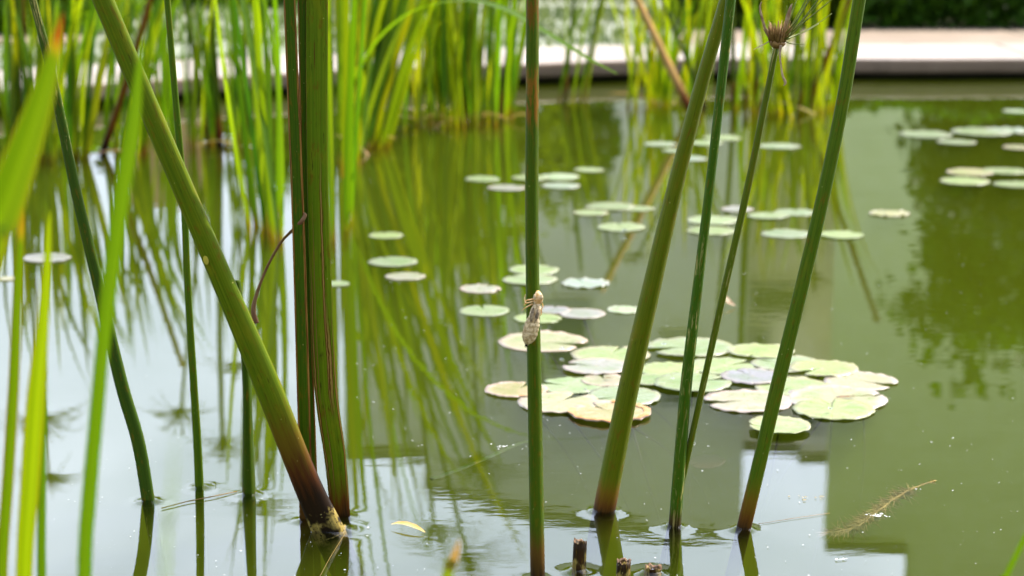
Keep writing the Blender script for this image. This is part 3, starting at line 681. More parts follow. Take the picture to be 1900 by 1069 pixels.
for sx in (-1, 1):
    mb = MB(); e = ep(998.5 + 6.2 * sx, 551.5, .0165)
    tube(mb, [e + Vector((0, 0, z * .0022)) for z in (-1, -.7, 0, .7, 1)], [.0001, .0009, .0013, .0009, .0001], seg=10); mb.build('eye', M['shell'], hd)
for sx in (-1, 1):
    mb = MB(); c = [(ep(995 + 5 * sx, 571, .0155), 3), (ep(993 + 5 * sx, 580, .0175), 6), (ep(990.5 + 4.5 * sx, 590, .0185), 6), (ep(988.5 + 3.5 * sx, 600, .0185), 1.5)]
    sm = spline([(p, w * .5 * PXc) for p, w in c], 4); tube(mb, [p for p, r in sm], [r for p, r in sm], [r * .5 for p, r in sm], seg=8); mb.build('wing_pad', M['shell_dark'], t)
for leg in ([(990, 555, .014), (982, 556.5, .012), (976, 558, .010), (972.5, 564, .004), (974.5, 549, .002)][:4], [(990, 559, .013), (983, 561, .013), (976.5, 563, .010), (972, 566.5, .006)], [(988, 564, .012), (982, 567, .013), (974, 571.5, .011), (968, 576.5, .006)],
            [(1004, 560, .012), (1006.5, 563, .010), (1007.5, 569, .005), (1006, 573, 0)], [(1001, 568, .011), (1004, 572, .009), (1004.5, 581, .004), (1003, 586, -.001)], [(975.5, 563, .010), (973.5, 555, .006), (975, 547, .002)]):
    mb = MB(); sm = spline([(ep(x, y, d), (1.5 - .28 * i) * PXc) for i, (x, y, d) in enumerate(leg)], 4)
    tube(mb, [p for p, r in sm], [r for p, r in sm], seg=7); mb.build('leg', M['shell_head'], t)
for x1, y1 in ((975.5, 646), (978, 645), (973.5, 644)):
    mb = MB(); tube(mb, [ep(977.5, 636, .011), ep((977.5 + x1) / 2, (636 + y1) / 2, .011), ep(x1, y1, .0105)], [2.0 * PXc, 1.3 * PXc, .3 * PXc], seg=7); mb.build('tail_spine', M['red_stem'], t)

# ------------------------------------------------------------------ out of focus front leaves
def front_leaf(label, mat, Y, ctrl, ang=.2, keel=.2, tilt=0.0, group=None, zbase=-.05):
    """ctrl from the tip downwards (px, py, full width px)"""
    c = [(atd(x, y, Y + (i * tilt)), w * .5 / F * Y) for i, (x, y, w) in enumerate(ctrl)]
    d = (c[-1][0] - c[-2][0]).normalized(); d = (d + Vector((0, .0, -.6))).normalized()
    ln = (c[-1][0].z - zbase) / max(.3, -d.z)
    c += [(c[-1][0] + d * ln * .5, c[-1][1] * .95), (c[-1][0] + d * ln, c[-1][1] * .7)]
    c = c[::-1]; sm = spline(c, 8)
    mb = MB(); L = sum(((sm[i + 1][0] - sm[i][0]).length for i in range(len(sm) - 1)))
    blade(mb, [p for p, r in sm], [max(r, .0001) for p, r in sm], Vector((math.sin(ang), -math.cos(ang), .15)).normalized(), keel, rows=6)
    uv = [(u, v + (.42 if mat is M['front_red'] else .34) - L) for u, v in mb.uv]; mb.uv = uv
    b = c[0][0]; STEM_RINGS.append((b.x, b.y, .004, .0)) if False else None
    return tag(mb.build('reed_leaf', mat, loc=b), label, 'reed leaf', group)
front_leaf('broad blurred leaf ending in a red and orange tip', M['front_red'], .84, [(116, 22, 1), (110, 52, 10), (102, 90, 22), (87, 150, 39), (62, 230, 54), (34, 310, 66), (2, 400, 74), (-46, 530, 80)], .15)
front_leaf('long blurred leaf crossing the thick slanted stem', M['front_green'], .9, [(268, 60, 2), (258, 130, 14), (246, 240, 27), (228, 350, 31), (205, 520, 31), (190, 650, 27), (180, 760, 28), (165, 930, 29), (157, 1069, 28)], .1)
front_leaf('narrow blurred leaf with an orange edge and tip', M['front_orange'], 1.05, [(42, 358, 1), (40, 400, 10), (36, 480, 16), (30, 600, 19), (25, 720, 21), (14, 900, 22), (3, 1069, 22)], .25)
front_leaf('bright yellow green leaf with a blunt yellow tip', M['front_yellow'], 1.0, [(93, 390, 1), (91, 420, 10), (88, 500, 17), (79, 620, 27), (68, 740, 39), (57, 900, 40), (46, 1069, 36)], -.25)
front_leaf('short mid green leaf pressed behind the bright yellow green leaf', M['front_green'], 1.03, [(86, 520, 1), (83, 640, 10), (80, 760, 14), (78, 900, 16), (77, 1069, 18)], .3)
front_leaf('small blurred leaf tip with an orange point at the lower edge', M['front_point'], .86, [(853, 1000, 1), (846, 1025, 13), (836, 1055, 18), (826, 1090, 22)], .1)
front_leaf('faint pale blurred blade in front of the thin straight stem', M['front_pale'], .52, [(326, 800, .5), (321, 880, 4), (313, 980, 7), (306, 1080, 8)], .0)
front_leaf('blurred arching grass blade in the lower corner beyond the stumps', M['front_green'], .98, [(1915, 970, 1), (1900, 1000, 11), (1885, 1030, 13), (1866, 1069, 14), (1840, 1120, 15)], .2)

# ------------------------------------------------------------------ far reeds and papyrus
def far_leaf(mb, b, x0, h, wid, ang, bend, lean, m=0):
    """leaf from point b; x0 slope dx/dz; curves over by bend towards the tip"""
    pts, hw = [], []; n = 12
    for k in range(n + 1):
        t = k / n; z = h * t * (1 - .12 * abs(bend) * t * t)
        pts.append(Vector((b.x + x0 * h * t + bend * h * .35 * t ** 3, b.y + lean * h * t * t, b.z + z - .03)))
        hw.append(wid * (.7 + .5 * min(1, t * 4)) * max(.03, (1 - t ** 4)) * .8)
    blade(mb, pts, hw, Vector((math.sin(ang), -math.cos(ang), .1)), .22, m, rows=3)
def clump(label, bases, n, spread, hrange, wid, mats, xs=(-.12, .16), px_sd=0, dry=0, cat='reeds', name='reed_clump', bendr=(-.3, .5)):
    cx = sum(b[0] for b in bases) / len(bases); cy = sum(b[1] for b in bases) / len(bases)
    c = at(cx, cy); t = thing(name, label, cat, c)
    for i in range(n):
        bx, by = bases[i % len(bases)]
        b = at(bx + R.gauss(0, spread), by + R.gauss(0, spread * .22))
        mb = MB(); far_leaf(mb, b, R.uniform(*xs) + (bx - cx) * .0009, R.uniform(*hrange), wid * R.uniform(.65, 1.25) * .5, R.uniform(-1.1, 1.1), R.uniform(*bendr), R.uniform(-.2, .25))
        mb.build('leaf', R.choice(mats), t)
    for i in range(dry):
        bx, by = R.choice(bases); b = at(bx + R.gauss(0, spread * 1.6), by + R.gauss(0, 4)); mb = MB()
        d = Vector((R.choice((-1, 1)) * R.uniform(.5, 1), R.uniform(-.6, .3), R.uniform(.02, .25))); ln = R.uniform(.05, .16)
        pts = [b + d * ln * k / 5 + Vector((0, 0, .012 * math.sin(k / 5 * 3.1))) for k in range(6)]
        blade(mb, pts, [.0035 * (1 - (k / 5) ** 3 * .9) for k in range(6)], Vector((0, -.4, 1)), .2); mb.build('dry_leaf', M['straw'], t)
    return t
G, Lm, Dp = M['reed'], M['reed_lime'], M['reed_deep']
clump('bright reed clump with a straw littered foot behind the central stem', [(812, 222), (850, 232), (880, 228), (915, 224), (935, 216), (835, 215)], 70, 14, (.36, .76), .011, [G, G, Lm, Dp], xs=(-.10, .13), dry=9)
t2 = clump('tall reed clump leaning over beside the cattail leaves', [(658, 285), (672, 275), (690, 272), (705, 268), (640, 300)], 44, 11, (.34, .95), .0125, [G, Lm, G, Dp], xs=(-.05, .30), dry=4)
clump('sparse reed tuft between the two large reed clumps', [(770, 225), (775, 232), (745, 240), (790, 225)], 12, 7, (.3, .6), .009, [G, Lm], xs=(-.05, .12), dry=6)
clump('narrow reeds rising close behind the cattail shoot', [(628, 430), (648, 410), (618, 445)], 9, 7, (.42, .8), .0105, [G, Dp, G], xs=(-.05, .08), bendr=(-.1, .3))
clump('fresh green reeds between the thick stem and the cattail shoot', [(500, 430), (520, 445), (485, 415), (512, 400)], 13, 8, (.4, .62), .0105, [G, Dp, G], xs=(-.12, .06), bendr=(-.4, .2))
clump('lime green reed clump under the leaning straw coloured stem', [(1185, 197), (1210, 195), (1240, 193), (1270, 195), (1295, 193), (1225, 190)], 42, 12, (.27, .42), .0105, [Lm, Lm, G], xs=(-.22, .2), dry=3)
clump('yellow green reed clump around the leaning reddish stem', [(1440, 212), (1465, 214), (1490, 210), (1515, 207), (1540, 203)], 40, 12, (.27, .44), .010, [Lm, Lm, G], xs=(-.2, .17), dry=2)
clump('loose lime reeds standing just behind the dried flower head', [(1400, 205), (1425, 207), (1372, 200)], 9, 8, (.25, .38), .009, [Lm, G], xs=(-.1, .2))
clump('crowded dull green reeds nearest the short beige path', [(20, 290), (60, 292), (95, 296), (130, 288), (160, 292), (215, 280), (245, 285)], 58, 14, (.30, .5), .0115, [Dp, G, Dp, Lm], xs=(-.06, .20), dry=2)
clump('thin reeds standing along the coping behind the thin straight stem', [(290, 262), (330, 266), (365, 268), (400, 262), (440, 268), (470, 275)], 44, 14, (.29, .5), .008, [Dp, G, Dp, G], xs=(-.12, .10), dry=1)
clump('wispy reeds between the central stem and the straw coloured stem', [(1040, 185), (1062, 186), (1078, 183)], 6, 6, (.3, .5), .007, [Dp, G], xs=(-.05, .18))
# arching leaf that belongs to the tall clump
c = [(atd(x, y, Y), w * .5 / F * Y) for x, y, w, Y in ((640, 300, 8, 3.9), (640, 200, 9, 3.85), (690, 90, 10, 3.7), (760, 25, 12, 3.5), (850, 2, 14, 3.3), (930, 15, 14, 3.15), (1010, 58, 12, 3.0), (1085, 105, 9, 2.9), (1145, 137, 3, 2.85))]
sm = spline(c, 6); mb = MB(); blade(mb, [p for p, r in sm], [r for p, r in sm], Vector((.1, -.6, .8)), .2); mb.build('leaf', G, t2)['label'] = 'long leaf arching over towards the central stem'
c = [(atd(x, y, 3.3), w * .5 / F * 3.3) for x, y, w in ((640, 330, 12), (640, 230, 14), (644, 170, 14), (655, 135, 12), (668, 130, 9), (674, 150, 8), (668, 185, 3))]
sm = spline(c, 6); mb = MB(); blade(mb, [p for p, r in sm], [r for p, r in sm], Vector((.2, -1, .3)), .2); mb.build('leaf', Lm, t2)['label'] = 'leaf with a folded over tip'

def umbel(mb, p, d, n, ln, droop=.5, w=.0011):
    for k in range(n):
        th = R.uniform(0, 6.28); el = R.uniform(.15, 1.25)
        v = (d * math.cos(el) + Vector((math.cos(th), math.sin(th), 0)) * math.sin(el)).normalized(); l = ln * R.uniform(.6, 1.15)
        pts = [p + v * l * f + Vector((0, 0, -droop * l * f * f)) for f in (0, .35, .7, 1)]
        tube(mb, pts, [w, w, w * .8, w * .3], seg=4, cap=False)
FAR = [
 # label, px, py, px at row 0, width, top height, material, umbel rays, ray length
 ('dark upright papyrus stem at the corner by the short beige path', 25, 292, 31, 11, .50, 'far_stem', 26, .10),
 ('yellowish papyrus stem standing close to the dark upright corner stem', 44, 290, 40, 8, .62, 'far_stem', 22, .09),
 ('thin reddish stem seen against the short beige path', 60, 288, 48, 6, .44, 'red_stem', 0, 0),
 ('leaning papyrus stem with a rust coloured foot under the long blurred leaf', 184, 284, 272, 15, .42, 'red_stem', 0, 0),
 ('slender papyrus stem over the brick wall reflection', 386, 262, 344, 10, .55, 'far_stem', 24, .10),
 ('sturdy dark papyrus stem midway between the thin and cattail stems', 410, 268, 396, 14, .60, 'far_stem', 26, .11),
 ('pale slim papyrus stem next to the sturdy dark papyrus', 436, 258, 422, 8, .46, 'far_stem', 20, .08),
 ('slim papyrus stem just before the fresh green reeds', 462, 272, 458, 10, .72, 'far_stem', 24, .10),
 ('tall papyrus stem inside the tall leaning reed clump', 700, 268, 752, 12, .84, 'far_stem', 28, .14),
 ('brown footed papyrus stem at the edge of the tall leaning clump', 712, 262, 740, 11, .80, 'far_stem', 26, .13),
 ('papyrus stem rising from the middle of the bright reed clump', 865, 226, 872, 11, .74, 'far_stem', 34, .17),
 ('papyrus stem on the inner edge of the bright reed clump', 925, 220, 962, 10, .60, 'far_stem', 26, .12),
 ('thin dark stem against the pale gravel bed', 1050, 184, 1068, 8, .42, 'far_stem', 0, 0),
 ('inclined dark stem crossing the tip of the arching leaf', 1076, 182, 1112, 7, .45, 'far_stem', 0, 0),
 ('fallen straw coloured stem leaning away from the stout olive stem', 1284, 212, 1182, 18, .40, 'dry_stem', 0, 0),
 ('dull green stem parallel to the fallen straw coloured stem', 1300, 200, 1222, 9, .34, 'far_stem', 14, .06),
 ('papyrus stem with a rusty foot beside the cracked stem', 1359, 198, 1352, 11, .55, 'far_stem', 0, 0),
 ('pale papyrus stem with a purple brown foot behind the dried flower head', 1409, 193, 1404, 17, .62, 'far_stem', 0, 0),
 ('dark slim stem inside the yellow green reeds', 1476, 212, 1512, 9, .36, 'far_stem', 12, .05),
 ('leaning reddish stem tipped with a small brown seed head', 1495, 208, 1578, 13, .47, 'red_stem', 10, .02),
]
for lab, px, py, xt, w, ht, mk, nr, rl in FAR:
    b = at(px, py); top = atd(xt, 0, b.y); d = (top - b); d /= d.z
    t = thing('papyrus_plant', lab, 'papyrus', b)
    n = 14; wob = R.uniform(-.012, .012)
    pts = [b + d * (-.12 + (ht + .12) * k / n) + Vector((wob * math.sin(k / n * 3.1), 0, 0)) for k in range(n + 1)]
    r = w * .5 / F * b.y
    mb = MB(); tube(mb, pts, [r * (1 - .35 * k / n) for k in range(n + 1)], seg=9, tri=.05, v0=-.12 * d.length); mb.build('stalk', M[mk], t)
    if nr:
        mb = MB(); umbel(mb, pts[-1], (pts[-1] - pts[-2]).normalized(), nr * 2, rl * 1.1, .55 if rl > .05 else .1); mb.build('umbel', M['umbel'] if mk != 'red_stem' else M['dry_head'], t)
    if b.y < 4.6: STEM_RINGS.append((b.x, b.y, r, .5))
# short bud
b = at(1381, 200); t = thing('papyrus_bud', 'short papyrus bud between the rusty and purple footed stems', 'papyrus', b)
mb = MB(); pts = [b + Vector((.001 * k, 0, -.05 + .0175 * k)) for k in range(7)]; tube(mb, pts, [.0045, .0045, .0045, .0042, .0045, .0065, .002], seg=8, v0=-.05); mb.build('stalk', M['reed_lime'], t)

# ------------------------------------------------------------------ lily pads
GR, CR, LV, PK, YG, WH, OR = (.42, .46, .29), (.54, .47, .34), (.46, .41, .45), (.57, .46, .39), (.46, .50, .25), (.52, .56, .50), (.56, .42, .25)  # LV paints sky reflection into the pad colour, along with the reddish underside
PADS = [
 # label, cx, cy, width px, colour, green rim 0..1, notch angle (deg, 0 = towards +x, -90 = towards the viewer), flags
 ('broad cream pad lying just under the insect shell', 1007, 635, 156, CR, .3, -25, 's'),
 ('green pad with a pale upturned rim just below the insect, against the stout stem', 1132, 660, 138, GR, .5, 70, 's'),
 ('pale green pad topmost in the cluster, cut by the cracked stem', 1280, 647, 155, GR, .7, 200, 's'),
 ('light green pad at the back of the cluster touching the ribbed stem', 1412, 654, 116, YG, .6, -120, ''),
 ('lavender pad outermost in the cluster beside the stout olive stem', 1106, 684, 120, LV, .4, 160, 's'),
 ('yellow green pad wedged between the stout olive and cracked stems', 1242, 688, 108, YG, .8, -60, ''),
 ('pale yellow pad framed between the cracked and slim stems', 1342, 681, 128, YG, .7, 30, ''),
 ('round green pad behind the middle of the ribbed stem', 1459, 677, 124, GR, .6, 150, ''),
 ('folded yellow pad with a tan crease beyond the ribbed stem', 1528, 687, 120, YG, .5, 215, 's'),
 ('lavender pad lying under the yellow pads in mid cluster', 1396, 702, 112, LV, .6, 120, ''),
 ('clean mid green pad nearest the central stem', 1058, 717, 112, GR, .9, 160, 's'),
 ('ragged cream pad with a scorched orange lobe behind the central stem', 958, 725, 112, OR, .1, 60, 'so'),
 ('small pinkish pad with a brown hole', 1122, 708, 84, PK, .4, 100, 'h'),
 ('small pale pad half hidden behind the stout olive stem', 1208, 708, 80, GR, .7, -10, ''),
 ('pale green pad in mid cluster right behind the cracked stem', 1285, 714, 136, GR, .8, 20, 's'),
 ('large green pad pierced by the line of the ribbed stem', 1472, 719, 136, GR, .6, 230, ''),
 ('cream and pink pad reaching farthest beyond the ribbed stem', 1597, 709, 128, PK, .3, -35, 's'),
 ('serrated pale green pad crossed low by the stout olive stem', 1157, 738, 130, GR, .7, 205, 's'),
 ('big cream pad with a deep notch resting against the central stem', 1037, 750, 142, CR, .35, 55, 's'),
 ('orange rimmed pad with a wide notch, lowest against the stout olive stem', 1131, 769, 142, OR, .0, 125, 'so'),
 ('pink and yellow pad between the slim stem and the ribbed stem', 1386, 746, 156, PK, .25, 190, 's'),
 ('large cream pad marked by a brown blemish', 1552, 741, 176, CR, .2, 15, 'sh'),
 ('yellow green pad slipped beneath the blemished cream pad', 1546, 762, 140, YG, .7, 90, 's'),
 ('single round pad with a raised rim floating apart in front of the cluster', 1446, 797, 116, GR, .7, 175, 'sr'),
 ('flat pale green pad floating off the insect shell, before the reed reflections', 899, 578, 94, GR, .8, 100, 's'),
 ('curled lavender pink pad farther out than the flat pale green pad', 891, 537, 78, LV, .3, 60, 'c'),
 ('farther of two round pads cut by the central stem above the insect', 991, 502, 94, GR, .7, 40, ''),
 ('nearer of two round pads cut by the central stem above the insect', 983, 520, 102, GR, .7, 140, ''),
 ('crinkled whitish green pad on its own between the central and olive stems', 1086, 527, 90, WH, .6, 110, 'c'),
 ('lavender pad touching the insect shell side of the central stem', 1026, 577, 66, LV, .5, 80, ''),
 ('flat lavender white pad beside the lavender pad by the insect', 1080, 583, 86, LV, .6, 150, 's'),
 ('small green pad directly behind the insect shell', 998, 592, 90, GR, .8, -20, ''),
 ('crinkled white pad next to the edge of the stout olive stem', 1158, 576, 64, WH, .5, 30, 'c'),
 ('smooth green pad closest to the wide cattail leaf', 729, 487, 92, GR, .8, 120, ''),
 ('lavender pad just in front of the smooth green pad near the cattail', 752, 514, 76, LV, .6, 40, ''),
 ('little green pad peeping out beside the cattail leaf', 626, 528, 46, GR, .8, 10, ''),
 ('pad with a glinting water drop', 1152, 423, 90, GR, .7, 95, 'd'),
 ('large pad at the back of the trio above the glinting pad', 1132, 384, 94, GR, .7, 160, ''),
 ('front pad of the trio above the glinting pad', 1096, 396, 66, GR, .6, 60, ''),
 ('end pad of the trio, nearest the stout olive stem', 1182, 388, 64, GR, .7, -30, ''),
 ('isolated pale pad before the straw littered reeds', 895, 333, 64, GR, .7, 20, ''),
 ('pad cut by the central stem in the pale far group', 984, 331, 70, GR, .7, 80, ''),
 ('pale pad in the heart of the far group beyond the central stem', 1037, 329, 76, WH, .7, 130, ''),
 ('lavender tinted pad in front of the far group', 940, 349, 72, LV, .6, 50, ''),
 ('pale pad nearest to the viewer in the far group beyond the central stem', 1041, 346, 72, WH, .7, -10, ''),
 ('small pad detached beyond the pale far group', 1093, 316, 56, GR, .7, 20, ''),
 ('small pad at the foot of the lime green reeds', 1225, 268, 60, WH, .7, 20, ''),
 ('small pad lying on the line of the straw stem reflection', 1252, 281, 46, WH, .7, 70, ''),
 ('bright small pad tight against the stout olive stem', 1282, 295, 60, WH, .7, 140, ''),
 ('pad between the cracked stem and the rusty footed papyrus', 1340, 257, 72, GR, .7, 20, ''),
 ('pad tucked between the stout olive and cracked stems far out', 1311, 266, 60, WH, .7, 100, ''),
 ('whitish pad below the yellow green reeds by the slim stem', 1446, 272, 78, WH, .7, 20, ''),
 ('rear pad of the pair crossed by the cracked stem', 1322, 410, 96, GR, .7, 60, ''),
 ('front pad of the pair crossed by the cracked stem', 1319, 429, 94, GR, .7, 160, ''),
 ('lavender pad behind the slim stem', 1368, 389, 60, LV, .5, 20, ''),
 ('green pad just beyond the slim stem', 1425, 402, 76, GR, .7, -20, ''),
 ('green pad half behind the ribbed stem, farther than its neighbours', 1474, 395, 76, GR, .8, 80, ''),
 ('oval green pad ending at the ribbed stem', 1458, 435, 92, GR, .8, 130, ''),
 ('oval bluish green pad starting at the ribbed stem', 1561, 437, 84, GR, .9, 40, ''),
 ('lone ragged pad on the open water beyond the ribbed stem', 1650, 397, 76, CR, .6, 100, 'c'),
 ('thin pad edge beside the reeds behind the cattail', 716, 438, 64, GR, .7, 100, ''),
 ('pad first in the far row on the dark tree reflection', 1718, 250, 98, GR, .7, 20, ''),
 ('pad in front of the far row on the dark tree reflection', 1775, 264, 72, GR, .7, 40, ''),
 ('wide pad in the middle of the far row on the tree reflection', 1822, 245, 112, GR, .7, 120, ''),
 ('crumpled pale pad heaped on the far row', 1872, 243, 84, WH, .5, 60, 'c'),
 ('pad with a brown edge at the frame edge below the far row', 1892, 274, 62, CR, .4, 40, ''),
 ('tiny pad alone near the far coping reflection', 1886, 207, 52, WH, .7, 40, ''),
 ('front pad of the nearer group on the dark tree reflection', 1790, 337, 92, GR, .7, 120, ''),
 ('yellowish pad at the back of the nearer group on the tree reflection', 1800, 320, 88, CR, .5, 20, ''),
 ('mid green pad in the nearer group on the tree reflection', 1864, 318, 84, GR, .8, 200, ''),
 ('pad cut by the frame edge in the nearer group on the tree reflection', 1882, 343, 76, GR, .8, 90, ''),
 ('blurred lavender pad behind the narrow front leaves', 86, 480, 92, LV, .6, 30, ''),
 ('yellowish pad mostly hidden by the broad red tipped leaf', 14, 518, 40, CR, .7, 30, ''),
]
def pad_mesh(mb, c, r, notch, wav, rim=0.0, crink=0.0, orange=False, tilt=(0, 0), wide=False):
    n, m = 56, 7; ph = R.uniform(0, 9); na = rad(notch); half = R.uniform(.03, .10) if not (orange or wide) else .2
    seed = Vector((R.uniform(0, 90), R.uniform(0, 90), 0)); rows = []
    ctr = mb.vert(c + Vector((math.cos(na), math.sin(na), 0)) * (-.02 * r), (0, 0))
    for j in range(1, m + 1):
        f = j / m; row = []
        for k in range(n + 1):
            th = na + half * (.15 + .85 * f ** 1.5) + (2 * math.pi - 2 * half * (.15 + .85 * f ** 1.5)) * k / n
            d = Vector((math.cos(th), math.sin(th), 0))
            ed = 1 + .045 * mnoise.noise(d * 2.0 + seed) + (.012 + .02 * crink) * mnoise.noise(d * 7 + seed)
            corner = 1 - .06 * (max(0, 1 - min(k, n - k) / 3)) ** 1.5
            rr = r * f * (1 + (ed * corner - 1) * f)
            z = wav * r * f * f * (math.sin(th * 3 + ph) * .5 + mnoise.noise(d * 2.6 + seed * 2)) + crink * r * .14 * f * mnoise.noise(d * 5 * f + seed)
            z += rim * r * max(0, f - .8) * 1.2
            z += d.x * rr * tilt[0] + d.y * rr * tilt[1]
            p = c + d * rr; p.z = max(.0008, c.z + z) if c.z > 0 else c.z + z
            row.append(mb.vert(p, (k / n, f)))
        rows.append(row)
    for k in range(n): mb.face((ctr, rows[0][k], rows[0][k + 1]))
    for a, b in zip(rows, rows[1:]):
        for k in range(n): mb.face((a[k], b[k], b[k + 1], a[k + 1]))
    top = list(mb.f); nv = len(mb.v)      # underside, a leaf's thickness below
    for v, u in list(zip(mb.v, mb.uv)): mb.vert(v - Vector((0, 0, .0004)), u)
    for f_ in top: mb.face([i + nv for i in f_[::-1]])
    edge = [rows[-1][k] for k in range(n + 1)] + [row[-1] for row in rows[-2::-1]] + [ctr] + [row[0] for row in rows]
    for a, b in zip(edge, edge[1:]): mb.face((a, a + nv, b + nv, b))
    return rows
for i, (lab, cx, cy, w, col, gr, notch, fl) in enumerate(PADS):
    c = at(cx, cy); near = cy > 600 and 880 < cx < 1700
    order = (cy - 600) / 180 if near else 0
    c.z = .0009 + (.0005 * (i % 5) + .0002 * (i % 3) if near else R.uniform(0, .001))
    r = w * .5 / F * (c.y * CP + (H - c.z) * SP)
    if near and 'r' not in fl: r *= 1.07
    mb = MB(); crink = 1.0 if 'c' in fl else (.28 if near else .15)
    rows = pad_mesh(mb, c, r, notch,   .014 if near else .012, .35 if 'r' in fl else 0, crink, 'o' in fl, (R.uniform(-.01, .01), R.uniform(-.012, .018)), near and i % 2 == 0)
    o = mb.build('lily_pad', M['pad'], loc=c); k = R.uniform(.88, 1.1)
    o.color = (col[0] * k, col[1] * k, col[2] * R.uniform(.85, 1.1), gr)
    tag(o, lab, 'lily pad', 'lily pads on the pond')
    if 'h' in fl:
        mb = MB(); q = c + Vector((r * .12, -r * .08, 0)); seed = R.uniform(0, 9)
        for (dx, dy, rr) in ((0, 0, .07), (.1, .02, .05), (-.09, -.03, .05), (.2, .04, .03)):
            ctr = mb.vert(q + Vector((dx * r, dy * r, .0035)))
            ring = [mb.vert(q + Vector((dx * r + math.cos(a * .6283) * rr * r * (1 + .4 * mnoise.noise(Vector((a, seed, dx)))) * 1.3, dy * r + math.sin(a * .6283) * rr * r, .0026))) for a in range(10)]
            for a in range(10): mb.face((ctr, ring[a], ring[(a + 1) % 10]))
        mb.build('rot_spot', M['pad_hole'], o)
    if 'o' in fl:
        mb = MB(); n = 56; lo, hi = (34, 44) if 'ragged' in lab else (4, 52)
        a = [mb.vert(mb_ + Vector((0, 0, .0011))) for mb_ in [Vector(o.data.vertices[rows[-2][k]].co) * .97 + c for k in range(lo, hi)]]
        b = [mb.vert(mb_ + Vector((0, 0, .0011))) for mb_ in [Vector(o.data.vertices[rows[-1][k]].co) * (1.0 + .02 * math.sin(k)) + c for k in range(lo, hi)]]
        for k in range(len(a) - 1): mb.face((a[k], b[k], b[k + 1], a[k + 1]))
        mb.build('scorched_edge', M['pad_orange'], o)
    if 's' in fl:
        mb = MB(); e = at(1300 + R.uniform(-160, 160), 800) + Vector((0, R.uniform(-.15, .35), -.34))
        if cx < 1000 and cy < 600: e = c + Vector((.1, .1, -.3))
        s = c + Vector((0, 0, -.0015)); mid = s.lerp(e, .5) + Vector((R.uniform(-.04, .04), R.uniform(-.03, .03), .06))
        pts = [p for (p,) in spline([(s,), (mid,), (e,)], 8)]; tube(mb, pts, [.0011] * len(pts), seg=6); mb.build('stalk', M['stem_under'], o)
# sunken red pad
c = at(1322, 800); c.z = -.045; mb = MB(); pad_mesh(mb, c + Vector((0, .05, 0)), .018, 200, .03, tilt=(.1, .1)); tag(mb.build('sunken_pad', M['pad_sunk'], loc=c), 'small dull red young pad sunk below the surface by the slim stem', 'lily pad')
# water drops lying on pads
def dropmat():
    t = NT('water_drop'); g = t.n('ShaderNodeBsdfGlass'); g.inputs['IOR'].default_value = 1.33; g.inputs['Roughness'].default_value = .0; t.link(g.outputs[0], t.out.inputs[0]); return t.m
M['drop'] = dropmat()
for px, py, w, lab in ((1159, 427, 9, 'glinting water drop on the far pad above the lavender pads'), (1043, 645, 10, 'water drop on the broad cream pad under the insect'), (1232, 637, 9, 'water drop on the topmost pale green pad'),
                       (1541, 757, 9, 'water drop on the lip of the blemished cream pad'), (1248, 701, 7, 'water drop by the yellow green pad between two stems'), (1086, 722, 7, 'water drop at the edge of the clean mid green pad')):
    c = at(px, py, .007); r = w * .5 / F * c.y; mb = MB()
    tube(mb, [c + Vector((0, 0, r * z)) for z in (-.35, -.1, .15, .4, .6, .68)], [r * q for q in (.8, 1, .95, .75, .4, .05)], seg=12)
    tag(mb.build('water_drop', M['drop'], loc=c), lab, 'water drop')

# ------------------------------------------------------------------ bits afloat
c0 = at(757, 975); mb = MB()
pts = [at(x, y, z) for x, y, z in ((726, 973, .003), (738, 971, .004), (752, 972, .0045), (768, 977, .004), (781, 983, .003), (789, 988, .001))]
blade(mb, pts, [.0006, .0024, .003, .0028, .0016, .0004], Vector((0, -.2, 1)), .3); tag(mb.build('fallen_petal', M['petal'], loc=c0), 'yellow leaf scrap afloat beside the crusted stem foot', 'leaf')
mb = MB(); pts = [atd(1350, 550, 2.3), atd(1346, 558, 2.3), atd(1350, 566, 2.29), atd(1362, 572, 2.28)]
c = at(1352, 570); pts = [c + Vector((x, y, z)) for x, y, z in ((-.004, .02, .012), (-.003, .01, .010), (.001, .002, .005), (.008, -.002, .002))]
blade(mb, pts, [.0008, .003, .004, .001], Vector((.3, -.7, .7)), .3); tag(mb.build('fallen_petal', M['dry_bract'], loc=c), 'small peach coloured petal afloat behind the slim stem', 'petal')
mb = MB(); tube(mb, [at(300, 943, .0012), at(345, 931, .0014), at(395, 921, .0016), at(440, 912, .001)], [.0005] * 4, seg=5); tag(mb.build('straw', M['straw'], loc=at(345, 931)), 'thin straw afloat between the curved and short dark stems', 'straw')
mb = MB(); tube(mb, [at(588, 1080, .002), at(612, 1035, .002), at(640, 990, .004)], [.00022] * 3, seg=5); tag(mb.build('straw', M['straw'], loc=at(612, 1035)), 'pale thread reaching from the crusted foot to the lower edge', 'thread')
mb = MB(); tube(mb, [at(1408, 972, .0008), at(1470, 962, .0008), at(1540, 952, .0008)], [.00018] * 3, seg=5); tag(mb.build('straw', M['straw'], loc=at(1470, 962)), 'fine pale thread beside the orange footed ribbed stem', 'thread')
